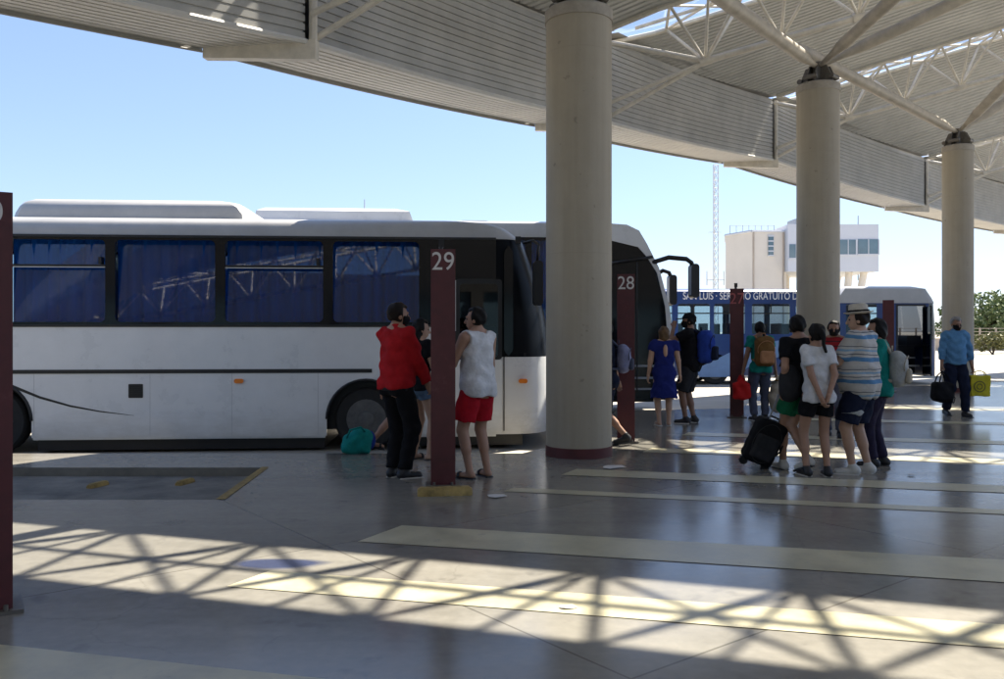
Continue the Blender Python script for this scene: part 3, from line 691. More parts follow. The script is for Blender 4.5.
# ---- the tall white coach
b = Bus('tall_coach', 3.55, 17.2, 4.0); L = b.L
tag(b.root, 'taller white coach behind the nearest column, black front glass and big hooked mirrors', 'bus')
LEN = 12.2; xs = L(611, 300)[0]
zs = L(640, 405)[1]; zwb = L(520, 330)[1]; zwt = L(520, 237)[1]; zr = L(560, 223)[1]
xw1 = -3.3; xw2 = -9.4
out = [L(*q) for q in ((674, 400), (674.5, 365), (672.5, 329), (669, 306), (659, 268), (647, 244), (639, 230.5))]
inn = [L(*q) for q in ((666, 400), (667, 365), (667, 329), (665, 306), (657, 273), (647, 257), (638, 247), (611, 240.5))]
low = [(-LEN, zs)] + arch(xw2, .6, zs, zc=.48) + arch(xw1, .6, zs, zc=.48) + [(xs, zs), (xs, zwb), (-LEN, zwb)]
b.both('side_panel', low, [], 0, .04, M['buswhite'])
rects = []
x = xs - .1
while x - 1.5 > -LEN: rects.append((x - 1.5, x, zwb + .05, zwt - .05)); x -= 1.62
b.both('window_band', [(-LEN, zwb), (xs, zwb), (xs, zwt), (-LEN, zwt)], [rrect(*q, .06) for q in rects], .003, .035, M['blackgloss'])
for q in rects:
    bm = BM(); plate(bm, rrect(q[0] - .005, q[1] + .005, q[2] - .005, q[3] + .005, .06), [], .012, .006); wn = obj('window', bm, M['busglass'], b.root)
    b.curtain(q[0], q[1], q[2], q[3], .13, wn, M['curtain'])
    bm = BM(); plate(bm, rrect(*q, .06), [], b.w - .018, .006); obj('far_window', bm, M['darkglass'], b.root)
# front end: white frame outline with black glass inside
fr = out + [(out[-1][0] - .25, zr - .02), (xs, zr), ] + inn[::-1]
b.both('front_frame', fr, [], -.012, .035, M['buswhite'], bevel=.006)
gl = [(xs, zs + .1)] + [(q[0] + .03, q[1]) for q in inn[:-1]] + [(xs, inn[-1][1] + .03)]
bm = BM(); plate(bm, gl, [], .012, .012); dr = obj('door', bm, M['blackgloss'], b.root)
bm = BM()
for py in (389, 378, 366): xa, z = L(640, py); box(bm, xs + .12, L(664, py)[0], .0, .012, z - .02, z + .02)
obj('step_edge', bm, M['galv'], dr)
bm = BM()
for px in (637,): xa, z = L(px, 300); box(bm, xa - .015, xa + .015, -.006, .012, zs + .3, L(px, 262)[1])
obj('door_seal', bm, M['black'], dr)
bm = BM(); xa, z = L(613, 270); path_tube(bm, [(*(L(611, 263)[0], -.03), L(611, 263)[1]), (L(640, 259)[0], -.05, L(640, 259)[1]), (L(652, 257)[0], -.06, L(652, 257)[1])], .03); obj('wiper_arm', bm, M['black'], b.root, smooth=True)
bm = BM(); plate(bm, gl, [], b.w - .024, .012); obj('front_glass', bm, M['blackgloss'], b.root)
lv = [(z, b.plan(b.w/2 - .004, x - .10, x - .005, n=5)) for x, z in out]
b.loft('windscreen', lv[2:], M['blackgloss']); b.loft('front_panel', lv[:3], M['buswhite'])
xe = out[-1][0]
b.loft('roof', [(zwt, b.plan(b.w/2, xs - .01, xs, -LEN, n=8)), (zr - .1, b.plan(b.w/2, xe - .4, xe - .0, -LEN, n=5)), (zr - .0, b.plan(b.w/2 - .05, xe - .6, xe - .3, -LEN, n=5)),
     (zr + .05, b.plan(b.w/2 - .2, xe - .9, xe - .6, -LEN, n=4)), (zr + .09, b.plan(b.w/2 - .6, xe - 1.4, xe - 1.1, -LEN + .2, n=4))], M['busdull'], closed=True, cap=True)
bm = BM(); box(bm, -LEN, -LEN + .04, .04, 2.46, zs, zr - .1); obj('rear_panel', bm, M['buswhite'], b.root)
bm = BM(); box(bm, -LEN + .1, xs, .2, 2.3, .30, 1.25); box(bm, -LEN + .05, xs + .6, 1.2, 1.28, 1.2, zr - .1); box(bm, xs, xs + .9, .1, 2.4, .30, .8); obj('underbody', bm, M['black'], b.root)
for xw in (xw1, xw2): b.wheel(xw, .5)
x0, x1 = L(250, 215)[0], L(414, 215)[0]; z1 = L(330, 211)[1] + .12
lv = [(z, [(x0 + i1, -yy), (x1 - i2, -yy), (x1 - i2 + .1*0, yy), (x0 + i1, yy)]) for z, i1, i2, yy in ((zr - .02, 0, 0, .95), (z1 - .07, .05, .1, .93), (z1, .2, .4, .8))]
b.loft('air_conditioner', lv, M['buswhite'], closed=True, cap=True)
bm = BM(); xa, za = L(359, 211); tube(bm, (xa, 1.2, za), (xa, 1.2, za + .42), .018, .008, seg=6); tube(bm, (xa, 1.2, za - .1), (xa, 1.2, za + .05), .03, seg=8); obj('whip_antenna', bm, M['galv'], b.root)
x0, x1 = L(456, 219)[0], L(496, 219)[0]; z1 = L(480, 216.5)[1]
lv = [(z, [(x0 + i, -.5), (x1 - i, -.5), (x1 - i, .5), (x0 + i, .5)]) for z, i in ((zr + .0, 0), (z1 - .03, .03), (z1 + .02, .15))]
b.loft('roof_hatch', lv, M['galv'], closed=True, cap=True)
for s_, arm, head in ((0, ((650, 262), (665, 257.5), (683, 259), (688, 262.5), (690.5, 270)), (690.5, 264, 298, 3.9)), (1, ((660, 275), (668, 270.5), (674, 272.5), (677, 279)), (677, 275, 305, 3.7))):
    y = -.28 if s_ == 0 else 2.3
    sc = 1.0
    def pt(q, yy):
        x, z = L(*q)
        D = b.o[1]; k = (D + yy)/D                      # the farther mirror stands deeper, so it is built larger to span the same pixels
        X = gx(q[0], D + yy); return (X - b.o[0] + .05, yy, gz(q[1], D + yy) - LZ)
    bm = BM(); pts = [pt(q, y) for q in arm]; pts[0] = (pts[0][0], .1 if s_ == 0 else 2.4, pts[0][2]); path_tube(bm, pts, [.048]*len(pts), seg=10); mr = obj('mirror_arm', bm, M['black'], b.root, smooth=True)
    cx_, ya, yb, hw = head; a = pt((cx_ - hw, yb), y); c = pt((cx_ + hw, ya), y)
    bm = BM(); plate(bm, rrect(a[0], c[0], a[2], c[2], .07), [], y - .13, .26); obj('mirror_head', bm, M['black'], mr, bevel=.02)
    bm = BM(); box(bm, a[0] - .004, a[0] + .006, y - .10, y + .10, a[2] + .06, c[2] - .06); obj('mirror_glass', bm, M['galv'], mr)

# ---- the blue bus
b = Bus('blue_bus', gx(940, 28), 28.0, 2.0); L = b.L
tag(b.root, 'blue bus with white SAN LUIS lettering along the roof edge and open front door', 'bus')
LEN = 13.4; xs = L(929, 340)[0]
zs = L(800, 378)[1]; zwb = L(800, 335)[1]; zwt = L(800, 303)[1]; zr = L(800, 290)[1]
xw2 = L(716, 372)[0]; xw1 = L(858, 372)[0]
xd0, xd1 = L(897, 340)[0], L(925, 340)[0]; zd0 = zs + .06; zd1 = L(910, 306)[1]
lowA = [(-LEN, zs)] + arch(xw2, .55, zs, zc=.45) + arch(xw1, .55, zs, zc=.45) + [(xd0, zs), (xd0, zwb), (-LEN, zwb)]
b.both('side_panel', lowA, [], 0, .04, M['busblue'])
bm = BM(); box(bm, xd1, xs, 0, .04, zs, zwb); obj('corner_panel', bm, M['busblue'], b.root)
bm = BM(); box(bm, xd0, xs, b.w - .04, b.w, zs, zwb); obj('corner_panel', bm, M['busblue'], b.root)
wp = [(580, 611), (616, 672), (678, 710), (714, 745), (752, 790), (796, 838), (846, 877)]
hl = [(L(a, 318)[0], L(c, 318)[0], zwb + .03, zwt - .03) for a, c in wp]
far = hl + [(xd0 - .05, xd1 - .1, zwb + .03, zwt - .06)]
bm = BM(); plate(bm, [(-LEN, zwb), (xd0, zwb), (xd0, zd1), (xd1, zd1), (xd1, zwb), (xs, zwb), (xs, zwt + .0), (-LEN, zwt + .0)], [rrect(*q, .06) for q in hl], .002, .036)
obj('window_band', bm, M['busblue'], b.root)
bm = BM(); plate(bm, [(-LEN, zwb), (xs, zwb), (xs, zwt), (-LEN, zwt)], [rrect(*q, .06) for q in far], b.w - .038, .036); obj('window_band', bm, M['busblue'], b.root)
for q in hl:
    bm = BM(); plate(bm, rrect(q[0] - .005, q[1] + .005, q[2] - .005, q[3] + .005, .06), [], .012, .006); wn = obj('window', bm, M['clearglass'], b.root)
    bm = BM(); box(bm, q[0], q[1], .0, .010, q[3] - .33, q[3] - .29); box(bm, (q[0]+q[1])/2 - .02, (q[0]+q[1])/2 + .02, .0, .010, q[3] - .29, q[3]); obj('sash', bm, M['black'], wn)
for q in far:
    bm = BM(); plate(bm, rrect(q[0], q[1], q[2], q[3], .06), [], b.w - .018, .006); obj('far_window', bm, M['busglass'], b.root)
xg = L(838, 295)[0]
b.loft('roof', [(zwt, b.plan(1.25, xg - .02, xg, -LEN, n=9)), (zr - .05, b.plan(1.25, xg - .02, xg, -LEN, n=9)), (zr + .02, b.plan(1.15, xg - .02, xg, -LEN, n=9)), (zr + .06, b.plan(.7, xg - .02, xg, -LEN, n=9))], M['busblue'], closed=True, cap=True)
zr2 = L(900, 286)[1]
b.loft('front_roof_cap', [(zwt, b.plan(1.262, xs, L(940, 300)[0], xg - .12)), (zwt + .16, b.plan(1.262, xs - .1, L(938, 294)[0], xg)), (zr2 - .08, b.plan(1.22, xs - .3, L(932, 288)[0], xg + .25)), (zr2, b.plan(1.0, xs - .6, L(920, 286)[0], xg + .4)), (zr2 + .02, b.plan(.5, xs - .9, L(905, 286)[0], xg + .5))], M['busdull'], closed=True, cap=True)
b.loft('windscreen', [(zwb - .15, b.plan(1.245, xs, L(942, 340)[0])), (zwb + .4, b.plan(1.245, xs, L(941, 325)[0])), (zwt, b.plan(1.245, xs, L(939, 303)[0]))], M['darkglass'])
b.loft('front_panel', [(zs, b.plan(1.25, xs, L(941.5, 375)[0])), (zwb - .15, b.plan(1.25, xs, L(942.2, 340)[0]))], M['busblue'])
bm = BM(); box(bm, -LEN, -LEN + .04, .04, 2.46, zs, zr - .1); obj('rear_panel', bm, M['busblue'], b.root)
bm = BM(); box(bm, -LEN + .1, xd0 - .02, .2, 2.3, .30, zwb - .35); box(bm, xd0 - .02, xs, .9, 2.3, .3, zwb - .35); obj('underbody', bm, M['black'], b.root)
bm = BM()
for k in range(3): box(bm, xd0, xd1, .04 + .27*k, .9, zs + .1 + .26*k, zs + .14 + .26*k)
st = obj('door_steps', bm, M['black'], b.root)
bm = BM()
for k in range(3): box(bm, xd0 + .02, xd1 - .02, .03 + .27*k, .042 + .27*k, zs + .095 + .26*k, zs + .145 + .26*k)
obj('step_edge', bm, M['chrome'], st)
bm = BM(); box(bm, xd0 - .03, xd0 + .03, -.01, .05, zs, zd1 + .05); box(bm, xd1 - .03, xd1 + .03, -.01, .05, zs, zd1 + .05); box(bm, xd0, xd1, -.01, .05, zd1, zd1 + .06); df = obj('door_frame', bm, M['black'], b.root)
bm = BM(); box(bm, xd1 - .09, xd1 - .05, -.5, .0, zs + .1, zd1 - .03); box(bm, xd1 - .095, xd1 - .045, -.5, -.46, zs + .08, zd1); obj('door_leaf', bm, M['darkglass'], df)
bm = BM(); seatx = np.arange(-LEN + .7, xd0 - .6, .82)
for k, x in enumerate(seatx):
    sb = BM()
    for y in (.12, 1.55):
        box(sb, x, x + .1, y, y + .82, zwb - .3, zwb + .38); box(sb, x, x + .45, y, y + .82, zwb - .35, zwb - .22)
    obj('seat', sb, M['seatcloth'], b.root, bevel=.03)
bm = BM(); box(bm, xd0 + .1, xd0 + .2, 1.5, 2.1, zwb - .3, zwb + .45); box(bm, xd0 + .1, xd0 + .6, 1.5, 2.1, zwb - .35, zwb - .2); obj('driver_seat', bm, M['seatcloth'], b.root, bevel=.04)
bm = BM(); box(bm, xs - .25, xs + .25, .95, 2.3, zwb - .4, zwb - .02)
for k in range(16):
    a, c = 2*math.pi*k/16, 2*math.pi*(k+1)/16
    tube(bm, (xs - .35 + .1*math.sin(a), 1.8 + .24*math.cos(a), zwb + .08 + .22*math.sin(a)), (xs - .35 + .1*math.sin(c), 1.8 + .24*math.cos(c), zwb + .08 + .22*math.sin(c)), .02, seg=6)
obj('dashboard', bm, M['black'], b.root)
sp = [L(*q) for q in ((690, 372), (735, 350), (790, 338), (838, 338), (838, 348), (795, 352), (750, 366), (735, 377), (690, 377))]
bm = BM(); plate(bm, [(x, z) for x, z in sp], [], -.003, .004)
obj('swoosh_marking', bm, M['bluepale'], b.root)
bm = BM(); box(bm, -LEN, xw2 - .56, -.012, .0, zs, zs + .09); box(bm, xw2 + .56, xw1 - .56, -.012, .0, zs, zs + .09); box(bm, xd0 - .05, xs + .6, -.012, .0, zs - .02, zs + .06); obj('sill_strip', bm, M['chrome'], b.root)
for xw in (xw1, xw2): b.wheel(xw, .46)
# lettering on the roof edge: measured from the photo, SAN LUIS begins at column 683, GRATUITO ends at 797
xa = L(683, 297)[0]; xb2 = L(797.5, 297)[0]; zc = L(740, 296.3)[1]
t = text_mesh('lettering', 'SAN LUIS · SERVICIO GRATUITO D', .34, M['letters'], b.root, Matrix.Rotation(R(90), 4, 'X'), .003, 1, 'LEFT')
v = np.array([q.co for q in t.data.vertices]); wd = v[:, 0].max() - v[:, 0].min(); sc = (xb2 - xa)/wd
for q in t.data.vertices: q.co.x = xa + (q.co.x - v[:, 0].min())*sc; q.co.z += zc; q.co.y -= .004

# ------------------------------------------------------------------ far things
def building():
    D = 72.0
    root = empty('terminal_office_building', (gx(780, D), D, LZ)); ox, oy = root.location.x, D
    tag(root, 'two part beige and white building with ribbon windows beyond the blue bus', 'building')
    def X(px): return gx(px, D) - ox
    def Z(py): return gz(py, D) - LZ
    bm = BM()                                            # beige block: its side turns away from us at the left edge
    a = [(X(752), 0), (X(787), .2), (X(787), 9), (gx(726, D + 9) - ox, 9), (gx(725.5, D + 3.2) - ox, 3.2)]
    lo = [bm.verts.new((x, y, 0)) for x, y in a]; hi = [bm.verts.new((x, y, Z(231))) for x, y in a]
    bm.faces.new(lo[::-1]); bm.faces.new(hi)
    for k in range(5): bm.faces.new((lo[k], lo[(k+1) % 5], hi[(k+1) % 5], hi[k]))
    obj('beige_block', bm, M['bldbeige'], root)
    bm = BM(); hi2 = [(x*1.0, y) for x, y in a]
    for k in range(5):
        p, q = hi2[k], hi2[(k+1) % 5]; tube(bm, (*p, Z(231)), (*q, Z(231)), .12, seg=6)
    obj('parapet', bm, M['bldwhite'], root)
    bm = BM(); box(bm, X(768.5), X(773.5), -.02, .3, Z(255), Z(236)); wn = obj('window', bm, M['bldglass'], root)
    bm = BM()
    for py in (236, 241, 246, 251, 255.5): box(bm, X(768), X(774), -.06, .1, Z(py) - .05, Z(py) + .05)
    obj('window_frame', bm, M['bldwhite'], wn)
    bm = BM(); box(bm, X(785.5), X(875.5), -.6, 8, Z(272), Z(225)); obj('upper_block', bm, M['bldwhite'], root, bevel=.05)
    for a0, a1, t0, t1 in ((787, 800, 245, 258.5), (837, 853, 240.5, 255), (855, 875.3, 240, 254.5), (803, 834, 243, 257)):
        bm = BM(); box(bm, X(a0), X(a1), -.66, -.4, Z(t1), Z(t0)); wn = obj('window', bm, M['bldglass'], root)
        bm = BM(); box(bm, X(a0) - .06, X(a1) + .06, -.7, -.5, Z(t1) - .1, Z(t1)); box(bm, X(a1) - .04, X(a1) + .06, -.7, -.5, Z(t1), Z(t0)); box(bm, (X(a0)+X(a1))/2 - .03, (X(a0)+X(a1))/2 + .03, -.69, -.5, Z(t1), Z(t0)); obj('window_frame', bm, M['bldwhite'], wn)
    for px, lean in ((851, -.6), (866, -1.3), (810, 0)):
        for y in (.4, 6):
            bm = BM(); tube(bm, (X(px) + lean, y, 0), (X(px), y, Z(272)), .3, seg=12); obj('pillar', bm, M['bldbeige'], root, auto=40)
    bm = BM()
    for q in range(8): x = X(737) + q*.55; tube(bm, (x, 2.2, Z(231)), (x, 2.2, Z(231) + .75), .03, seg=5)
    tube(bm, (X(737), 2.2, Z(231) + .75), (X(737) + 3.9, 2.2, Z(231) + .75), .03, seg=5); obj('roof_railing', bm, M['galv'], root)
    bm = BM(); tube(bm, (X(873), 3, Z(278)), (X(873), 3, Z(225) + 1.2), .05, seg=6); box(bm, X(870), X(876), 2.8, 3.2, Z(268), Z(265)); obj('aerial', bm, M['galv'], root)
    bm = BM(); tube(bm, (X(753.5), -.02, 0), (X(753.5), -.02, Z(232)), .07, seg=6); tube(bm, (X(784), .12, 0), (X(784), .12, Z(232)), .06, seg=6); obj('drainpipe', bm, M['fencem'], root)
    bm = BM(); box(bm, X(803), X(812), 2, 4, Z(225), Z(225) + .8); obj('roof_unit', bm, M['galv'], root, bevel=.05)
    bm = BM(); box(bm, X(787), X(800), 3, 8, 0, Z(272)); obj('stair_core', bm, M['bldbeige'], root)
building()
def mast():
    D = 150.0; x = gx(715.5, D); h = gz(165, D) - LZ
    root = empty('radio_mast', (x, D, LZ)); tag(root, 'tall thin grey lattice radio mast left of the beige building', 'mast')
    bm = BM(); w = .5
    c = [(w*math.cos(R(90 + 120*k)), w*math.sin(R(90 + 120*k))) for k in range(3)]
    for q in c: tube(bm, (*q, 0), (*q, h), .07, seg=6)
    n = int(h/1.3)
    for i in range(n):
        z0, z1 = h*i/n, h*(i+1)/n
        for k in range(3):
            tube(bm, (*c[k], z0), (*c[(k+1) % 3], z1), .045, seg=4); tube(bm, (*c[k], z1), (*c[(k+1) % 3], z1), .04, seg=4)
    obj('lattice', bm, M['mastgrey'], root)
    bm = BM(); tube(bm, (0, 0, h), (0, 0, h + 2.2), .05, seg=6); tube(bm, (-1.6, 0, h*.35), (1.6, 0, h*.35), .08, seg=6); tube(bm, (-1.3, 0, h*.62), (1.0, 0, h*.62), .07, seg=6)
    for q in (-1.5, 1.5): tube(bm, (q, 0, h*.32), (q, 0, h*.40), .1, seg=6)
    obj('antenna', bm, M['mastgrey'], root)
    bm = BM(); box(bm, -1, 1, -1, 1, -.1, .2); obj('mast_footing', bm, M['kerb'], root)
mast()
def lamp():
    D = 120.0; x = gx(980.5, D); h = gz(295, D) - LZ
    root = empty('street_lamp', (x, D, LZ)); tag(root, 'pale double armed street lamp beside the trees at the far right', 'street lamp')
    bm = BM(); path_tube(bm, [(0, 0, 0), (0, 0, h*.5), (0, 0, h)], [.14, .11, .08], seg=10); obj('pole', bm, M['galv'], root, smooth=True)
    for s in (-1, 1):
        bm = BM(); path_tube(bm, [(0, 0, h - .1), (s*.4, 0, h + .05), (s*.85, 0, h + .25)], .055, seg=8); a = obj('lamp_arm', bm, M['galv'], root, smooth=True)
        bm = BM(); box(bm, -.42, .42, -.14, .14, -.06, .08); bmesh.ops.transform(bm, matrix=Matrix.Translation((s*1.05, 0, h + .32)) @ Matrix.Rotation(R(-18*s), 4, 'Y'), verts=bm.verts); obj('lamp_head', bm, M['bldwhite'], a, bevel=.04)
lamp()
def crown(name, lumps, nleaf, size, m, parent, seed):
    r = np.random.default_rng(seed); V = []; Fc = []
    for (cx, cy, cz, rx, ry, rz) in lumps:
        k = int(nleaf/len(lumps))
        d = r.normal(size=(k, 3)); d /= np.linalg.norm(d, axis=1)[:, None]
        rad = r.uniform(.45, 1.08, k)**.6
        c = d*rad[:, None]*np.array([rx, ry, rz]) + np.array([cx, cy, cz])
        for q in c:
            s = size*r.uniform(.6, 1.3); u = r.normal(size=3); u /= np.linalg.norm(u); v = np.cross(u, r.normal(size=3)); v /= np.linalg.norm(v)
            i = len(V); V += [q - u*s, q + v*s*.6, q + u*s, q - v*s*.6]; Fc.append((i, i+1, i+2, i+3))
    me = bpy.data.meshes.new(name); me.from_pydata([tuple(q) for q in V], [], Fc); me.update()
    return link_mesh(name, me, m, parent)
def tree(px, D, h, wd, label, seed, n=1800, m='leaf'):
    r = random.Random(seed); x = gx(px, D); root = empty('tree', (x, D, LZ)); tag(root, label, 'tree', 'trees beyond the bus yard')
    bm = BM(); path_tube(bm, [(0, 0, -.1), (.1, 0, h*.25), (-.1, .1, h*.5), (.05, 0, h*.8)], [h*.035, h*.028, h*.02, h*.006], seg=8)
    lumps = []
    for k in range(11):
        a = k*2.4; q = wd*.5*r.uniform(.15, .75); z = h*r.uniform(.32, .86); lx, ly = math.cos(a)*q, math.sin(a)*q
        if k < 6: path_tube(bm, [(0, 0, h*.3), (lx*.5, ly*.5, (h*.3 + z)/2 + .1), (lx, ly, z)], [h*.016, h*.010, h*.004], seg=6)
        s = wd*r.uniform(.16, .27); lumps.append((lx, ly, z, s, s, s*r.uniform(.7, 1.0)))
    obj('trunk', bm, M['bark'], root, smooth=True); crown('crown', lumps, n, h*.045, M[m], root, seed)
tree(993, 95, 6.0, 6.4, 'round leafy tree under the street lamp, the fullest crown right of the far column', 3, 2600)
tree(1016, 88, 5.2, 6.0, 'leafy tree cut by the right picture edge', 5, 2200)
tree(976, 120, 5.2, 5, 'smaller far tree showing just right of the far column', 9, 1500)
tree(950, 130, 6, 6, 'far tree hidden for the most part by the far column and bus nose', 12, 1500)
def shrub(px, D, h, wd, label, seed):
    x = gx(px, D); root = empty('shrub', (x, D, LZ)); tag(root, label, 'shrub', 'shrubs by the yard wall')
    r = random.Random(seed); bm = BM(); lumps = []
    for k in range(7):
        a = k*2.4; q = wd*.32*r.random(); lx, ly = math.cos(a)*q*1.4, math.sin(a)*q; z = h*r.uniform(.35, .7); path_tube(bm, [(0, 0, -.05), (lx*.5, ly*.5, z*.5), (lx, ly, z)], [.05, .04, .015], seg=5)
        lumps.append((lx, ly, z, wd*.22, wd*.2, h*.3))
    obj('stem', bm, M['bark'], root, smooth=True); crown('foliage', lumps, 900, h*.07, M['bush'], root, seed)
shrub(993, 66, 1.9, 3.6, 'yellowish dry shrub in front of the low wall right of the far column', 21)
shrub(1015, 70, 1.8, 3.2, 'yellowish dry shrub at the right picture edge', 22)
bm = BM(); box(bm, gx(880, 78), gx(1100, 78), 78, 78.3, LZ, LZ + 1.15)
wl = obj('boundary_wall', bm, M['fencem'], bevel=.03); tag(wl, 'low pinkish boundary wall below the far trees', 'wall')
for k in range(14):
    x = gx(900 + 16*k, 78.15); bm = BM(); box(bm, x - .06, x + .06, 78.09, 78.21, LZ + 1.15, LZ + 2.1); obj('fence_post', bm, M['fencem'], wl)
bm = BM()
for z in (1.45, 1.75, 2.05): tube(bm, (gx(880, 78), 78.15, LZ + z), (gx(1100, 78), 78.15, LZ + z), .02, seg=5)
obj('fence_rail', bm, M['fencem'], wl)
# ------------------------------------------------------------------ smooth bodies from distance fields
def A(*v): return np.array(v, dtype=np.float32)
def rcone(Pt, a, b, ra, rb):
    ba = b - a; t = np.clip(((Pt - a) @ ba)/max(1e-9, float(ba @ ba)), 0, 1)
    return np.linalg.norm(Pt - a - t[:, None]*ba, axis=1) - (ra + (rb - ra)*t)
def ell(Pt, c, r, rot=None):
    q = Pt - c
    if rot is not None: q = q @ rot
    k0 = np.linalg.norm(q/r, axis=1); k1 = np.linalg.norm(q/(r*r), axis=1); return k0*(k0 - 1)/np.maximum(k1, 1e-6)
def rbox(Pt, c, h, r, rot=None):
    q = Pt - c
    if rot is not None: q = q @ rot
    q = np.abs(q) - (h - r); return np.linalg.norm(np.maximum(q, 0), axis=1) + np.minimum(q.max(axis=1), 0) - r
def smin(a, b, k):
    h = np.clip(.5 + .5*(b - a)/k, 0, 1); return b + (a - b)*h - k*h*(1 - h)
def smax(a, b, k): return -smin(-a, -b, k)
def nets(fn, lo, hi, vox):
    n = np.maximum(4, np.ceil((np.array(hi) - np.array(lo))/vox).astype(int) + 1)
    ax = [lo[i] + vox*np.arange(n[i]) for i in range(3)]
    G = np.stack(np.meshgrid(*ax, indexing='ij'), -1).reshape(-1, 3).astype(np.float32)
    f = fn(G).reshape(n).astype(np.float32)
    f[0] = f[-1] = 1; f[:, 0] = f[:, -1] = 1; f[:, :, 0] = f[:, :, -1] = 1
    s = f < 0
    c = [(i, j, k) for i in (0, 1) for j in (0, 1) for k in (0, 1)]
    def sub(a, o): return a[o[0]:n[0]-1+o[0], o[1]:n[1]-1+o[1], o[2]:n[2]-1+o[2]]
    cnt = sum(sub(s, o).astype(int) for o in c); act = (cnt > 0) & (cnt < 8)
    ids = -np.ones(act.shape, int); ids[act] = np.arange(act.sum())
    sm = np.zeros(act.shape + (3,), np.float32); num = np.zeros(act.shape, np.float32)
    for o in c:
        for axx in range(3):
            if o[axx]: continue
            o2 = list(o); o2[axx] = 1
            fa, fb = sub(f, o), sub(f, o2); cr = (fa < 0) != (fb < 0)
            t = np.where(cr, fa/np.where(cr, fa - fb, 1), 0)
            for d in range(3): sm[..., d] += np.where(cr, o[d] + (t if d == axx else 0), 0)
            num += cr
    ii = np.argwhere(act); V = np.array(lo) + vox*(ii + sm[act]/num[act][:, None])
    F_ = []
    for axx in range(3):
        u, v = (axx + 1) % 3, (axx + 2) % 3
        a = np.take(s, range(n[axx] - 1), axx); b_ = np.take(s, range(1, n[axx]), axx)
        e = np.argwhere(a != b_); e = e[(e[:, u] > 0) & (e[:, v] > 0) & (e[:, u] < n[u] - 1) & (e[:, v] < n[v] - 1)]
        fl = s[tuple(e.T)]
        q = []
        for du, dv in ((0, 0), (1, 0), (1, 1), (0, 1)):
            w_ = e.copy(); w_[:, u] -= du; w_[:, v] -= dv; q.append(ids[tuple(w_.T)])
        q = np.stack(q, 1); q[~fl] = q[~fl][:, ::-1]; F_.append(q)
    return V, np.concatenate(F_)
def net_obj(name, parts, m, parent=None):
    """parts: list of (verts, faces, material index) joined into one mesh"""
    V = []; Fc = []; mi = []; off = 0
    for v, f, k in parts:
        V.append(v); Fc.append(f + off); mi += [k]*len(f); off += len(v)
    V = np.concatenate(V); Fc = np.concatenate(Fc)
    me = bpy.data.meshes.new(name); me.from_pydata(V.tolist(), [], Fc.tolist())
    o = link_mesh(name, me, m, parent, True)
    if len(parts) > 1 and isinstance(m, (list, tuple)): me.polygons.foreach_set('material_index', mi)
    me.update(); return o
def ik(a, c, l1, l2, hint):
    d = c - a; L = float(np.linalg.norm(d)); mx = (l1 + l2)*.998
    if L > mx: c = a + d/L*mx; d = c - a; L = mx
    u = d/L; x = (l1*l1 - l2*l2 + L*L)/(2*L); h = math.sqrt(max(0, l1*l1 - x*x))
    p = hint - u*float(hint @ u); p /= np.linalg.norm(p) + 1e-9
    return a + u*x + p*h, c
def rotz(v, a):
    c, s = math.cos(a), math.sin(a); return A(v[0]*c - v[1]*s, v[0]*s + v[1]*c, v[2])
def rmz(a, tilt=0.0):
    c, s = math.cos(a), math.sin(a); ct, st = math.cos(tilt), math.sin(tilt)
    return (np.array([[c, -s, 0], [s, c, 0], [0, 0, 1]]) @ np.array([[1, 0, 0], [0, ct, -st], [0, st, ct]])).astype(np.float32)

def cloth(name, col, rough=.85, bump=.25):
    m = mat(name, col, rough, 0, .22, 9, .55, 22, .12)
    for n in m.node_tree.nodes:
        if n.type == 'BUMP': n.inputs['Distance'].default_value = .02; return m
SK = {'tan': mat('tan skin', (.36, .20, .13), .55, 0, .10, 12), 'light': mat('light skin', (.46, .28, .19), .55, 0, .10, 12), 'brown': mat('brown skin', (.26, .14, .09), .55, 0, .10, 12)}
EYE = mat('eye', (.03, .02, .015), .2); LIP = mat('lip', (.28, .11, .09), .5)
HAIR = {'black': mat('black hair', (.007, .006, .0055), .6, 0, .4, 30, .3, 90, .2), 'brown': mat('dark brown hair', (.014, .009, .007), .6, 0, .4, 30, .3, 90, .2),
        'blond': mat('light brown hair', (.11, .062, .026), .6, 0, .4, 30, .4, 90, .3), 'grey': mat('grey hair', (.22, .21, .20), .6, 0, .3, 30, .5, 90)}
VOX = .0125
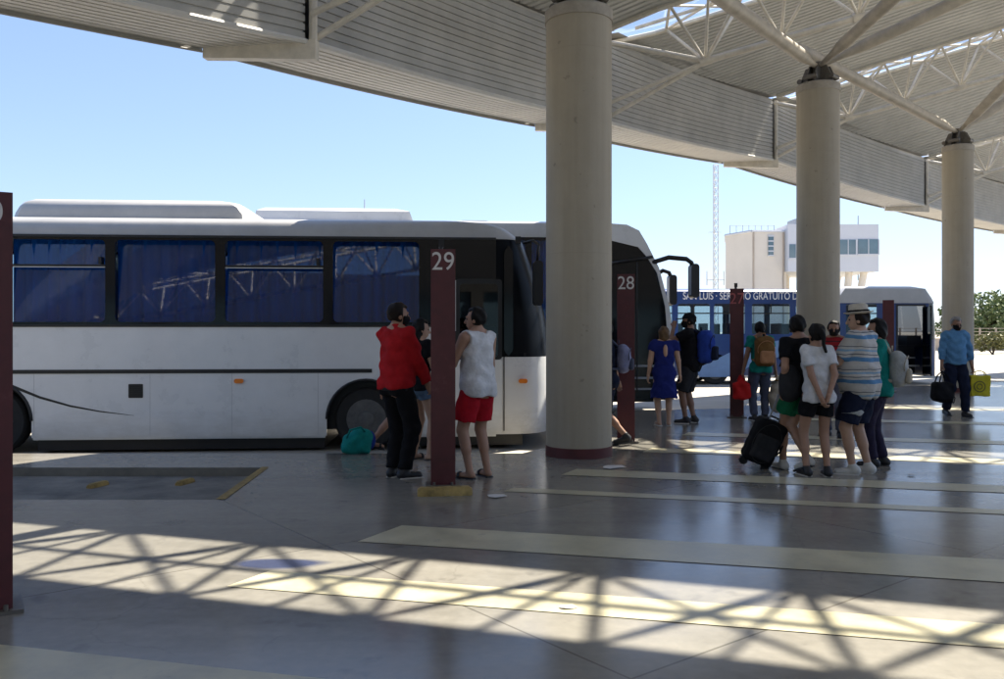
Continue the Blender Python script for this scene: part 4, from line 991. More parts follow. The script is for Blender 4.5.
class Person:
    def __init__(s, label, x, y, face, H, fem=False, belly=0.0, build=1.0, skin='tan', feet=None, hands=None, head=(0, 0), lean=0.0, elbow=None, group=None, child=False, curl=(.9, .9), knee=None):
        s.root = empty('person', (x, y, 0), R(face)); tag(s.root, label, 'person', group)
        s.s = H/1.75; k = s.s; s.face = R(face); s.xy = (x, y); s.bel = belly; s.bw = build; s.skin = SK[skin]
        feet = feet or ((-.10, 0, 0, 8), (.10, 0, 0, -8)); hands = hands or ((-.27, .03, .80), (.27, .03, .80))
        sw = (.165 if fem else .19)*build; hw = .095 if fem else .09; s.fem = fem
        fz = (feet[0][2] + feet[1][2])/2
        spread = max(abs(feet[0][0] - feet[1][0]), abs(feet[0][1] - feet[1][1]))
        drop = max(0, .91 - math.sqrt(max(.1, .845**2 - (spread/2)**2)) - .075) if spread > .35 else 0
        py = (feet[0][1] + feet[1][1])/2 if spread > .35 else 0
        s.pel = A(0, py, .95 - drop)*k
        up = A(0, math.sin(lean), math.cos(lean)); s.up = up
        s.chest = s.pel + up*.35*k; s.neck = s.pel + up*.53*k
        s.sh = [s.neck + A(-sw, -.01, -.035)*k, s.neck + A(sw, -.01, -.035)*k]
        s.hip = [s.pel + A(-hw, 0, -.03)*k, s.pel + A(hw, 0, -.03)*k]
        s.head = s.neck + A(0, .02 + .11*math.sin(lean), .145)*k
        s.ank = []; s.kn = []; s.toe = []; s.tow = []
        for i, (fx, fy, fl, ty) in enumerate(feet):
            an = A(fx*k, fy*k, .08*k + fl); d = rotz((0, 1, 0), R(ty))
            hint = A(d[0], d[1], .0) if knee is None else A(*knee[i])
            kk, an = ik(s.hip[i], an, .435*k, .425*k, hint)
            pit_ = math.asin(min(.9, fl/.22)) if fl > 0 else 0
            tt = an + A(d[0]*math.cos(pit_), d[1]*math.cos(pit_), -math.sin(pit_))*.15*k; tt[2] = max(.03*k, tt[2] - .052*k*math.cos(pit_))
            s.ank.append(an); s.kn.append(kk); s.toe.append(tt); s.tow.append(d)
        s.el = []; s.wr = []
        for i, h in enumerate(hands):
            hint = A(-.35 if i == 0 else .35, -.8, -.3) if elbow is None else A(*elbow[i])
            e, c = ik(s.sh[i], A(*h)*k, .295*k, .265*k, hint); s.el.append(e); s.wr.append(c)
        s.hyaw, s.hpit = R(head[0]), R(head[1]); s.curl = curl; s.child = child
        s.build()
    # ---- the underlying form, grown by g
    def torso(s, Q, g=0.0, waist=True):
        k = s.s; w = s.bw; fm = s.fem
        r = lambda a, b_, c: A(a*k + g, b_*k + g, c*k + g)
        mid = lambda t: s.pel*(1 - t) + s.neck*t
        f = ell(Q, s.pel + A(0, -.01, .0)*k, r((.172 if fm else .165)*w, .125*w, .13))
        f = smin(f, ell(Q, mid(.33) + A(0, s.bel*.06, 0)*k, r((.135 if fm else .15)*w + s.bel*.06, .108*w + s.bel*.11, .17)), .05*k)
        f = smin(f, ell(Q, mid(.66), r((.15 if fm else .172)*w, .118*w, .19)), .06*k)
        f = smin(f, rcone(Q, s.sh[0] + A(.03, 0, 0)*k, s.sh[1] - A(.03, 0, 0)*k, .062*k + g, .062*k + g), .05*k)
        if fm: f = smin(f, smin(ell(Q, mid(.62) + A(-.07, .09, 0)*k, r(.065, .06, .065)), ell(Q, mid(.62) + A(.07, .09, 0)*k, r(.065, .06, .065)), .02), .04*k)
        for i, sg in ((0, -1), (1, 1)): f = smin(f, ell(Q, s.hip[i] + A(-sg*.012, -.055, -.01)*k, r(.095, .085, .10)), .04*k)
        return f
    def legs(s, Q, i, g=0.0, lo=2, g2=None):
        k = s.s; w = .5 + .5*s.bw; g2 = g if g2 is None else g2
        f = rcone(Q, s.hip[i], s.kn[i], .094*k*w + g, .058*k*w + g2)
        if lo > 1:
            f = smin(f, rcone(Q, s.kn[i], s.ank[i], .054*k*w + g2, .037*k + g2), .03*k)
            cv = s.kn[i]*.68 + s.ank[i]*.32 - s.tow[i]*.018*k
            f = smin(f, rcone(Q, s.kn[i]*.85 + s.ank[i]*.15 - s.tow[i]*.008*k, cv*.5 + s.kn[i]*.2 + s.ank[i]*.3 , .048*k*w + g2, .050*k*w + g2), .03*k)
        return f
    def arms(s, Q, i, g=0.0, lo=2):
        k = s.s; w = .45 + .55*s.bw
        f = rcone(Q, s.sh[i], s.el[i], .056*k*w + g, .042*k*w + g)
        if lo > 1: f = smin(f, rcone(Q, s.el[i], s.wr[i], .043*k*w + g, .028*k + g), .02*k)
        return f
    def bounds(s, pad=.16):
        pts = np.array([s.pel, s.neck, s.head, *s.sh, *s.hip, *s.ank, *s.kn, *s.toe, *s.el, *s.wr]); lo = pts.min(0) - pad; hi = pts.max(0) + pad
        lo[2] = -.03; return lo, hi
    def hdr(s, v): # head frame -> local
        v = A(*v)*s.s; cp, sp = math.cos(s.hpit), math.sin(s.hpit); v = A(v[0], v[1]*cp + v[2]*sp, -v[1]*sp + v[2]*cp); return s.head + rotz(v, s.hyaw)
    def hrot(s): return rmz(s.hyaw, -s.hpit)
    def headf(s, Q, g=0.0):
        k = s.s*(1.03 if s.child else 1); Rm = s.hrot(); r = lambda a, b_, c: A(a*k + g, b_*k + g, c*k + g)
        f = ell(Q, s.hdr((0, -.012, .035)), r(.076, .096, .092), Rm)
        f = smin(f, ell(Q, s.hdr((0, .03, -.035)), r(.056, .066, .080), Rm), .03*k)
        return f
    def build(s):
        k = s.s
        def body(Q):
            f = s.torso(Q)
            f = smin(f, rcone(Q, s.neck + A(0, -.015, -.04)*k, s.hdr((0, -.01, -.04)), .060*k, .050*k), .035*k)
            for i in (0, 1):
                f = smin(f, rcone(Q, s.sh[i], s.neck + A(0, -.01, .05)*k, .045*k, .045*k), .03*k)
                f = smin(f, s.legs(Q, i), .025*k); f = smin(f, s.arms(Q, i), .02*k)
                ft = rcone(Q, s.ank[i] + A(0, 0, -.045)*k - s.tow[i]*.03*k, s.toe[i], .036*k, .028*k)
                f = smin(f, np.maximum(ft, -(Q[:, 2] - .012)), .03*k)
            return f
        lo, hi = s.bounds(); parts = [(*nets(body, lo, hi, VOX), 0)]
        def hd(Q):
            f = s.headf(Q)
            f = smin(f, rcone(Q, s.hdr((0, -.01, -.03)), s.neck + A(0, -.01, .02)*k, .048*k, .052*k), .03*k)
            f = smin(f, rcone(Q, s.hdr((0, .088, .025)), s.hdr((0, .112, -.018)), .010*k, .016*k), .014*k)            # nose
            f = smin(f, rcone(Q, s.hdr((-.035, .083, .036)), s.hdr((.035, .083, .036)), .012*k, .012*k), .014*k)        # brow
            for sg in (-1, 1):
                f = smin(f, ell(Q, s.hdr((sg*.076, -.005, -.002)), A(.012, .022, .034)*k, s.hrot()), .008*k)              # ears
                f = smax(f, -ell(Q, s.hdr((sg*.032, .095, .014)), A(.018, .016, .011)*k, s.hrot()), .010*k)               # eye sockets
            f = smin(f, rcone(Q, s.hdr((-.018, .088, -.052)), s.hdr((.018, .088, -.052)), .010*k, .010*k), .008*k)      # mouth
            return f
        parts.append((*nets(hd, s.head - .21*k, s.head + .19*k, .0075), 0))
        for sg in (-1, 1):
            c = s.hdr((sg*.032, .081, .014)); parts.append((*nets(lambda Q: ell(Q, c, A(.013, .010, .009)*k), c - .025, c + .025, .005), 1))
        c = s.hdr((0, .093, -.054)); parts.append((*nets(lambda Q: ell(Q, c, A(.022, .008, .006)*k, s.hrot()), c - .04, c + .04, .005), 2))
        for i in (0, 1): parts.append((*s.hand(i), 0))
        s.body = net_obj('body', parts, [s.skin, EYE, LIP], s.root)
    def hand(s, i):
        k = s.s; d = s.wr[i] - s.el[i]; d /= np.linalg.norm(d); sg = -1 if i == 0 else 1
        inn = A(-sg, .0, 0.0); n_ = inn - d*float(inn @ d)
        if np.linalg.norm(n_) < .2: n_ = A(0, 0, -1) - d*float(A(0, 0, -1) @ d)
        n_ /= np.linalg.norm(n_); w_ = np.cross(d, n_)*sg; cu = s.curl[i]
        if w_[1] < 0 and abs(w_[1]) > .3: w_ = -w_
        o = s.wr[i]; pc = o + d*.05*k
        fing = []
        for j, (off, ln) in enumerate(((.028, .062), (.010, .070), (-.009, .066), (-.026, .052))):
            a = o + d*.088*k + w_*off*k; dirs = []
            p = a; ang = cu*.35
            for q, fr in enumerate((.45, .32, .23)):
                dd = d*math.cos(ang) + n_*math.sin(ang); e = p + dd*ln*k*fr*1.15; dirs.append((p, e, (.0085 - .0009*q)*k)); p = e; ang += cu*.75
            fing.append(dirs)
        t0 = o + d*.03*k + w_*.028*k; t1 = t0 + (d*.6 + w_*.65 + n_*.35)*.040*k; t2 = t1 + (d*.85 + w_*.15 + n_*.45)*.030*k
        s.grip = a*0 + o + d*.095*k + n_*.03*k
        Rm = np.stack([w_, d, n_], 1).astype(np.float32)
        def f_(Q):
            f = rbox(Q, pc, A(.040, .050, .016)*k, .015*k, Rm)
            f = smin(f, rcone(Q, o - d*.04*k, o + d*.02*k, .028*k, .026*k), .02*k)
            for dirs in fing:
                g = None
                for p, e, r in dirs:
                    c = rcone(Q, p, e, r, r*.92); g = c if g is None else np.minimum(g, c)
                f = smin(f, g, .006*k)
            f = smin(f, np.minimum(rcone(Q, t0, t1, .012*k, .0105*k), rcone(Q, t1, t2, .0105*k, .0085*k)), .01*k)
            return f
        c = o + d*.08*k; V, Fc = nets(f_, c - .14*k, c + .14*k, .0052)
        if not hasattr(s, 'grips'): s.grips = {}
        s.grips[i] = s.grip
        return V, Fc
    # ---- clothes
    def wr_(s, Q, amp):
        return 1.5*amp*(np.sin(Q[:, 0]*31 + Q[:, 2]*17 + 2*np.sin(Q[:, 2]*13 + Q[:, 1]*9)) + .7*np.sin(Q[:, 2]*43 - Q[:, 0]*21 + Q[:, 1]*27 + 1.7*np.sin(Q[:, 0]*19)))
    def top(s, m, sleeve=1.0, hem=.86, neck=.0, g=.014, flare=0.0, strap=False, loose=0.0, name='shirt', amp=.0035, collar=False):
        k = s.s; hz = hem*k
        def f_(Q):
            f = s.torso(Q, g + loose)
            if flare: f = smin(f, rcone(Q, s.pel + A(0, 0, .12)*k, A(s.pel[0], s.pel[1], hz - .05), .13*k, (.13 + flare)*k), .06*k)
            if loose: f = smin(f, ell(Q, s.pel + A(0, s.bel*.04, .10)*k, A((.165*s.bw + s.bel*.05)*k + g + loose*.6, (.13*s.bw + s.bel*.08)*k + g + loose*.6, .30*k)), .05*k)
            cut = Q @ s.up - float(s.neck @ s.up) - (.035 + neck)*k
            dn = np.linalg.norm((Q - (s.neck + A(0, .01, .05)*k)), axis=1)
            f = smax(f, cut, .012); f = np.maximum(f, hz - Q[:, 2])
            if strap: f = smax(f, -(dn - .105*k), .01)
            for i in (0, 1):
                if sleeve <= 0:
                    continue
                r0, r1 = .058*k + g*1.1, .046*k + g*1.25
                if sleeve <= 1:
                    e = s.sh[i]*(1 - sleeve) + s.el[i]*sleeve; a = rcone(Q, s.sh[i], s.el[i], r0, r1 + .010*k)
                    d = s.el[i] - s.sh[i]; d /= np.linalg.norm(d); a = np.maximum(a, (Q - e) @ d)
                else:
                    q = sleeve - 1; e = s.el[i]*(1 - q) + s.wr[i]*q
                    a = smin(rcone(Q, s.sh[i], s.el[i], r0, r1), rcone(Q, s.el[i], s.wr[i], r1, .036*k + g), .02)
                    d = s.wr[i] - s.el[i]; d /= np.linalg.norm(d); a = np.maximum(a, np.where(((Q - s.el[i]) @ d) > 0, (Q - e) @ d, -1))
                f = smin(f, a, .022*k)
            if sleeve <= 0:
                for i in (0, 1):
                    sg = -1 if i == 0 else 1
                    ss = s.sh[i] + A(sg*.03, 0, -.03)*k
                    f = smax(f, -(ell(Q, ss, A(.062, .16, .105)*k)), .015)
            if collar:
                cl = np.abs(rcone(Q, s.neck + A(0, -.012, -.01)*k, s.neck + A(0, .0, .055)*k, .075*k, .066*k)) - .006; cl = np.maximum(cl, np.maximum(Q[:, 2] - s.neck[2] - .06*k, s.neck[2] - .03*k - Q[:, 2])); f = smin(f, cl, .01)
            return f + s.wr_(Q, amp)
        lo, hi = s.bounds(.17); return net_obj(name, [(*nets(f_, lo, hi, VOX), 0)], m, s.root)
    def bottom(s, m, length=1.0, g=.02, waist=1.02, name='trousers', flare=.0, amp=.003):
        k = s.s
        def f_(Q):
            ramp = np.clip((s.pel[2] - .02*k - Q[:, 2])/(.16*k), 0, 1); f = s.torso(Q, .007); f = np.maximum(f, Q[:, 2] - (s.pel[2] + (waist - .95)*k)); f = smax(f, (s.pel[2] - .13*k) - Q[:, 2], .02)
            for i in (0, 1):
                if length <= 1:
                    e = s.hip[i]*(1 - length) + s.kn[i]*length; d = s.kn[i] - s.hip[i]; d /= np.linalg.norm(d)
                    l = rcone(Q, s.hip[i] + A(0, 0, .0)*k, s.kn[i], .096*k*(.5 + .5*s.bw) + .006, .064*k + .006 + flare) - (g - .006)*ramp; l = np.maximum(l, (Q - e) @ d)
                else:
                    q = length - 1; e = s.kn[i]*(1 - q) + s.ank[i]*q; d = s.ank[i] - s.kn[i]; d /= np.linalg.norm(d)
                    l = smin(rcone(Q, s.hip[i], s.kn[i], .096*k*(.5 + .5*s.bw) + .006, .062*k + .006), rcone(Q, s.kn[i], s.ank[i], .060*k + .006, .050*k + .006 + flare), .03) - (g - .006)*ramp
                    l = np.maximum(l, np.where(((Q - s.kn[i]) @ d) > 0, (Q - e) @ d, -1)); l = np.maximum(l, .03 - Q[:, 2])
                f = smin(f, l, .015*k)
            return f + s.wr_(Q, amp)
        lo, hi = s.bounds(.17); return net_obj(name, [(*nets(f_, lo, hi, VOX), 0)], m, s.root)
    def shoes(s, m, sole=None, kind='shoe'):
        k = s.s
        for i in (0, 1):
            back = s.ank[i] + A(0, 0, -.052)*k - s.tow[i]*.035*k; tip = s.toe[i] + (s.toe[i] - s.ank[i])*.12
            ax = tip - back; ax = ax/np.linalg.norm(ax); side = np.cross(ax, A(0, 0, 1)); side /= np.linalg.norm(side); upv = np.cross(side, ax)
            mid = (back + tip)/2; ln = float(np.linalg.norm(tip - back)); Rm = np.stack([ax, side, upv], 1).astype(np.float32)
            c0 = mid - upv*.028*k
            lo = np.minimum(back, tip) - .10; hi = np.maximum(back, tip) + .12; lo[2] = min(lo[2], -.05)
            sl = lambda Q: smin(rbox(Q, c0 + ax*.0, A(ln/2 + .025*k, .046*k, .013*k), .012*k, Rm), ell(Q, c0 + ax*.05*k, A(ln/2*.7, .052*k, .014*k), Rm), .01)
            if kind == 'shoe':
                def up_(Q):
                    f = rcone(Q, back + upv*.01*k, tip - ax*.02 + upv*.0, .044*k, .036*k); f = smin(f, rcone(Q, back + upv*.02*k, s.ank[i] + (s.kn[i] - s.ank[i])*.03, .042*k, .044*k), .03*k)
                    return np.maximum(f, -((Q - c0) @ upv.astype(np.float32)))
                o = net_obj('shoe', [(*nets(up_, lo, hi, .008), 0)], m, s.root); net_obj('sole', [(*nets(sl, lo, hi, .007), 0)], sole or m, o)
            else:
                o = net_obj('sandal', [(*nets(sl, lo, hi, .007), 0)], m, s.root)
                stp = lambda Q: np.maximum(np.abs(rcone(Q, mid + ax*.02 - upv*.005, mid + ax*.05, .043*k, .04*k)) - .005, np.abs((Q - (mid + ax*.05*k)) @ ax.astype(np.float32)) - .016)
                net_obj('sandal_strap', [(*nets(stp, lo, hi, .006), 0)], sole or m, o)
    def hair(s, m, kind='short', name='hair'):
        k = s.s; Rm = s.hrot(); up_ = s.hdr((0, 0, 1)) - s.head; up_ /= np.linalg.norm(up_); fw = s.hdr((0, 1, 0)) - s.head; fw /= np.linalg.norm(fw)
        def f_(Q):
            q = Q - s.head; z = q @ up_; y = q @ fw
            f = s.headf(Q, .016*k if kind != 'bald' else .008*k)
            wob = .004*np.sin(Q[:, 0]*70 + Q[:, 2]*40) + .003*np.sin(Q[:, 1]*90 - Q[:, 2]*55)
            line = (.045 if kind != 'bald' else .03)*k
            face = np.minimum(y - line*.6, .075*k - z)                    # face area: forward and below the hairline
            face = np.minimum(y - (.02 if kind in ('short', 'bald', 'cap') else .015)*k, (.088 if kind != 'bald' else .2)*k - z)
            f = smax(f, face, .012)
            low = (-.055 if kind in ('short', 'bald', 'cap') else -.07)*k
            if kind in ('short', 'bun', 'cap'): f = smax(f, low - z, .015)
            if kind == 'bald':
                f = smax(f, low - z, .01); f = smax(f, z - .055*k, .02)
            if kind == 'bob':
                f = smin(f, ell(Q, s.hdr((0, -.035, -.03)), A(.095, .085, .125)*k, Rm), .03); f = smax(f, face, .012); f = smax(f, -.145*k - z, .015)
            if kind == 'long':
                f = smin(f, ell(Q, s.hdr((0, -.05, -.08)), A(.095, .06, .22)*k, Rm), .03); f = smax(f, face, .012)
            if kind == 'bun':
                f = smin(f, ell(Q, s.hdr((0, -.115, .03)), A(.034, .034, .034)*k), .015); f = smin(f, rcone(Q, s.hdr((0, -.125, .0)), s.hdr((.015, -.145, -.20)), .030*k, .014*k), .02)
            return f + wob
        c = s.head; return net_obj(name, [(*nets(f_, c - A(.2, .24, .36)*k, c + A(.2, .2, .2)*k, .0085), 0)], m, s.root)
    def mask(s, m):
        k = s.s; Rm = s.hrot()
        def f_(Q):
            q = (Q - s.head) @ Rm; f = s.headf(Q, .011*k); f = smin(f, ell(Q, s.hdr((0, .088, -.03)), A(.04, .035, .045)*k, Rm), .02)
            f = smax(f, .028*k - q[:, 1], .008); f = smax(f, q[:, 2] - .006*k, .008); return smax(f, -.095*k - q[:, 2], .008)
        return net_obj('face_mask', [(*nets(f_, s.head - .2*k, s.head + .2*k, .0075), 0)], m, s.root)
    def W(s, v):  # local -> world
        v = rotz(A(*v), s.face); return Vector((v[0] + s.xy[0], v[1] + s.xy[1], v[2]))

def bag(name, fn, lo, hi, m, loc, rz, label, cat, group=None, vox=.012):
    root = empty(name, loc, rz); tag(root, label, cat, group)
    net_obj('bag_body' if 'pack' not in name else 'pack_body', [(*nets(fn, A(*lo), A(*hi), vox), 0)], m, root); return root
def backpack(p, m, m2, label, w=.15, h=.23, d=.10, off=(0, 0, 0), zc=None, roundtop=.09):
    """worn on the back of person p; the pack stays a thing of its own"""
    k = p.s; c = p.neck*.55 + p.pel*.45; bk = .125*k*p.bw + d + off[1]
    loc = p.W((c[0] + off[0], c[1] - bk, c[2] + off[2])); root = empty('backpack', loc, p.face); tag(root, label, 'backpack', 'backpacks worn by travellers')
    def f_(Q):
        f = rbox(Q, A(0, 0, 0), A(w, d, h), roundtop); f = smin(f, ell(Q, A(0, -d*.55, -h*.05), A(w*.86, d*.85, h*.85)), .03)
        return f + .004*np.sin(Q[:, 0]*29 + 3*np.sin(Q[:, 2]*16)) + .003*np.sin(Q[:, 2]*37 + Q[:, 0]*13)
    net_obj('pack_body', [(*nets(f_, A(-w - .05, -d*2 - .05, -h - .05), A(w + .05, d + .05, h + .05), .011), 0)], m, root)
    net_obj('front_pocket', [(*nets(lambda Q: rbox(Q, A(0, -d*1.32, -h*.38), A(w*.72, d*.42, h*.42), .035) + .003*np.sin(Q[:, 0]*40 + Q[:, 2]*30), A(-w, -d*2.2, -h), A(w, 0, h*.3), .010), 0)], m2, root)
    for sg in (-1, 1):
        sh = p.sh[0] if sg < 0 else p.sh[1]
        o = A(c[0] + off[0], c[1] - bk, c[2] + off[2])
        sx = (sh[0]*.62)
        pts = [A(sg*w*.55, d*.7, h*.8), A(sx - o[0], sh[1] - .06*k - o[1], sh[2] + .055*k - o[2]), A(sx - o[0], sh[1] + .03*k - o[1], sh[2] + .068*k - o[2]), A(sx - o[0], sh[1] + .115*k - o[1], sh[2] - .04*k - o[2]),
               A(sx - o[0], sh[1] + .15*k - o[1], sh[2] - .18*k - o[2]), A(sx*1.25 - o[0], sh[1] + .06*k - o[1], sh[2] - .34*k - o[2]), A(sg*w*.8, d*.5, -h*.7)]
        bm = BM(); path_tube(bm, [Vector(q.tolist()) for q in pts], .016, seg=8); obj('strap', bm, m2, root, smooth=True)
    bm = BM(); path_tube(bm, [(-.04, d*.6, h*.97), (-.03, d*.6, h + .05), (.03, d*.6, h + .05), (.04, d*.6, h*.97)], .009, seg=6); obj('grab_loop', bm, m2, root, smooth=True)
    bm = BM(); path_tube(bm, [(w*.9*math.sin(a), -d*.9 - .035*math.cos(a)**2, h*.62*math.cos(a) + .02) for a in np.linspace(-1.9, 1.9, 15)], .006, seg=5); obj('zip', bm, m2, root, smooth=True)
    return root
# ------------------------------------------------------------------ people (feet on the platform) and what they carry
def striped(name, cols, per):
    """horizontal woven stripes: cols = list of (fraction, colour)"""
    m = cloth(name, (.5, .5, .5)); nt = m.node_tree; b = nt.nodes['Principled BSDF']
    for l in list(b.inputs['Base Color'].links): nt.links.remove(l)
    tc = nt.nodes.new('ShaderNodeTexCoord'); sx = nt.nodes.new('ShaderNodeSeparateXYZ'); nt.links.new(tc.outputs['Object'], sx.inputs[0])
    d = nt.nodes.new('ShaderNodeMath'); d.operation = 'DIVIDE'; d.inputs[1].default_value = per; nt.links.new(sx.outputs[2], d.inputs[0])
    nz = nt.nodes.new('ShaderNodeTexNoise'); nz.inputs['Scale'].default_value = 4; nt.links.new(tc.outputs['Object'], nz.inputs[0])
    ma = nt.nodes.new('ShaderNodeMath'); ma.operation = 'MULTIPLY_ADD'; ma.inputs[1].default_value = .25; nt.links.new(nz.outputs[0], ma.inputs[0]); nt.links.new(d.outputs[0], ma.inputs[2])
    fr = nt.nodes.new('ShaderNodeMath'); fr.operation = 'FRACT'; nt.links.new(ma.outputs[0], fr.inputs[0])
    cr = nt.nodes.new('ShaderNodeValToRGB'); cr.color_ramp.interpolation = 'CONSTANT'; nt.links.new(fr.outputs[0], cr.inputs[0])
    e = cr.color_ramp.elements; e[0].position = 0; e[0].color = (*cols[0][1], 1); e[1].position = cols[1][0]; e[1].color = (*cols[1][1], 1)
    for f, c in cols[2:]: q = e.new(f); q.color = (*c, 1)
    nt.links.new(cr.outputs[0], b.inputs['Base Color']); return m
C = {k: cloth(k + ' cloth', v) for k, v in dict(red=(.42, .015, .02), black=(.010, .010, .012), navy=(.012, .016, .035), white=(.62, .62, .63), redshort=(.38, .01, .02), denim=(.10, .16, .24), royal=(.014, .022, .14),
     teal=(.01, .20, .17), greyblue=(.07, .08, .12), green=(.012, .13, .06), skyblue=(.10, .24, .42), darkpurple=(.03, .025, .05), brownpack=(.16, .085, .03), orange=(.40, .20, .10), bluepack=(.02, .05, .28),
     lav=(.20, .21, .33), palegrey=(.36, .37, .36), beige=(.40, .36, .29), yellow=(.55, .48, .04), redbag=(.50, .02, .02), tealbag=(.01, .22, .20), darkgrey=(.03, .03, .033), olive=(.16, .15, .05)).items()}
whiteshoe = mat('white canvas shoe', (.55, .54, .50), .7, 0, .15, 10); darkshoe = mat('dark shoe', (.014, .014, .016), .5); solew = mat('pale sole', (.5, .48, .44), .7)
strawm = mat('pale straw hat', (.55, .50, .42), .8, 0, .2, 20, .5, 80)
def at(px, D): return gx(px, D), D
def stand(dx=.10, d=(0, 0), yaw=(9, -9)): return ((-dx, d[0], 0, yaw[0]), (dx, d[1], 0, yaw[1]))
G1, G2 = None, None

# red shirt man, back to us, turned right, forearms in front
D = 8.73; p = Person('man in a long sleeved red shirt and black trousers talking beside post 29', *at(397, D), -42, 1.79, belly=.2, build=.98, hands=((-.17, .22, .93), (.18, .25, .95)), head=(-22, 3), feet=((-.085, .02, 0, 12), (.085, .03, 0, -22)), elbow=((-.25, -.9, -.5), (.25, -.9, -.5)))
p.top(C['red'], 1.9, .90, .0, .014, loose=.006, collar=True, amp=.005); p.bottom(C['black'], 1.97, .022, 1.0); p.shoes(darkshoe, solew); p.hair(HAIR['brown'], 'short'); p.mask(C['black'])
bm = BM(); lathe(bm, [(.165, .0), (.172, .0), (.172, .035), (.165, .035)], seg=24); bmesh.ops.scale(bm, vec=(1.12, .95, 1), verts=bm.verts); bmesh.ops.translate(bm, vec=(0, .0, .905), verts=bm.verts); obj('belt', bm, C['darkgrey'], p.root, smooth=True)
# dark haired woman half hidden by him and by post 29
D = 9.96; p = Person('woman in black top and denim shorts half hidden by red shirt man and post 29', *at(420, D), -50, 1.64, fem=True, skin='light', hands=((-.12, .25, 1.05), (.16, .28, 1.0)), feet=((-.10, -.02, 0, 8), (.09, .08, 0, -10)), head=(-20, 8))
p.top(C['black'], .55, .88, .0, .012); p.bottom(C['denim'], .33, .022, 1.0, 'shorts'); p.shoes(darkshoe, None, 'sandal'); p.hair(HAIR['black'], 'long')
# walker hidden behind the red shirt man: only a trailing leg shows
D = 10.9; p = Person('walker hidden behind the red shirt man, only a bare leg showing', *at(391, D), -80, 1.56, fem=True, feet=((-.09, .24, 0, 5), (.09, -.27, .05, 0)), hands=((-.24, .16, .86), (.24, -.12, .84)))
p.top(C['navy'], .5, .86, .0, .013); p.bottom(C['black'], .6, .02, 1.0, 'shorts'); p.shoes(darkshoe, None, 'sandal'); p.hair(HAIR['black'], 'long')
# tank top man
D = 8.73; p = Person('man in a white tank top, red shorts and flip flops facing post 29', *at(477, D), 48, 1.745, skin='tan', build=1.05, hands=((-.06, .24, 1.30), (.26, .10, .86)), elbow=((-.6, -.1, -.9), (.5, -.8, -.2)), head=(26, 2), feet=((-.09, .02, 0, 16), (.12, -.03, 0, -14)), curl=(.5, .9))
p.top(C['white'], 0, .84, .0, .014, strap=True, loose=.012, name='tank_top', amp=.004); p.bottom(C['redshort'], .76, .028, .98, 'shorts', .014); p.shoes(darkshoe, None, 'sandal'); p.hair(HAIR['black'], 'short')
# stepping out from behind the column, backpack to the right
D = 11.15; p = Person('traveller in navy striding out from behind the nearest column by post 28', *at(612, D), 84, 1.66, feet=((-.09, .30, 0, 0), (.09, -.19, .06, 0)), hands=((-.24, .10, .84), (.25, -.10, .84)), lean=.05)
p.top(C['navy'], .6, .86, .0, .014); p.bottom(C['navy'], .85, .024, 1.0, 'shorts'); p.shoes(darkshoe, darkshoe); p.hair(HAIR['black'], 'short')
backpack(p, C['lav'], C['greyblue'], 'lavender grey round backpack on the traveller beside post 28', .13, .19, .085)
# blue dress
D = 13.6; p = Person('woman in a royal blue dress with a keyhole back seen from behind', *at(664, D), 0, 1.58, fem=True, build=1.16, skin='light', hands=((-.29, .0, .80), (.30, .02, .82)), feet=stand(.085), head=(-6, 4))
dress = p.top(C['royal'], .42, .50, .01, .016, flare=.13, name='dress', amp=.004)
k = p.s; net_obj('keyhole_skin', [(*nets(lambda Q: ell(Q, p.neck*.72 + p.pel*.28 + A(0, -.128, 0), A(.036, .028, .10)), A(-.1, -.4, 1.0), A(.1, 0, 1.5), .008), 0)], p.skin, dress)
p.shoes(solew, None, 'sandal'); p.hair(HAIR['blond'], 'bob')
# capped man with the blue backpack
D = 14.0; p = Person('man in black with a dark cap and raised hand, blue backpack on his back', *at(690, D), 66, 1.80, build=1.05, skin='brown', hands=((-.10, .24, 1.54), (.25, .14, .90)), head=(14, 4), feet=((-.10, .05, 0, 10), (.11, -.04, 0, -14)), elbow=((-.5, .2, -.8), (.4, -.8, -.2)))
p.top(C['black'], .62, .82, .0, .016, loose=.01); p.bottom(C['darkgrey'], .95, .03, 1.0, 'shorts', .016); p.shoes(darkshoe, solew); p.hair(HAIR['black'], 'cap'); p.mask(C['black'])
def cap_(Q):
    f = np.maximum(p.headf(Q, .022), p.hdr((0, 0, .045))[2] - Q[:, 2]); return smin(f, ell(Q, p.hdr((0, .14, .055)), A(.07, .075, .010), p.hrot()), .02)
net_obj('cap', [(*nets(cap_, p.head - .26, p.head + .26, .009), 0)], C['black'], p.root)
backpack(p, C['bluepack'], C['navy'], 'big blue backpack on the capped man in black', .17, .27, .115, (0, 0, -.02))
# teal top, brown backpack
D = 14.4; pt_ = p = Person('woman in teal top and grey blue trousers standing by post 27', *at(760, D), 2, 1.66, fem=True, build=1.04, skin='brown', hands=((-.31, .02, .82), (.30, .02, .82)), feet=stand(.10), head=(4, 10))
p.top(C['teal'], .5, .86, .0, .016); p.bottom(C['greyblue'], 1.95, .014, 1.0); p.shoes(darkshoe, solew); p.hair(HAIR['black'], 'bun')
backpack(p, C['brownpack'], C['orange'], 'brown backpack with an orange pocket on the woman in teal', .16, .25, .10)
g = p.W(p.grips[0]); root = bag('handbag', lambda Q: smin(rbox(Q, A(0, 0, -.24), A(.15, .07, .15), .06), rcone(Q, A(0, 0, -.1), A(0, 0, -.02), .09, .03), .05) + .008*np.sin(Q[:, 0]*34 + Q[:, 2]*22), (-.22, -.14, -.44), (.22, .14, .04), C['redbag'], (g.x - .04, g.y, g.z - .02), 0, 'crumpled bright red bag held by the woman in teal beside post 27', 'bag', 'bags held by travellers')
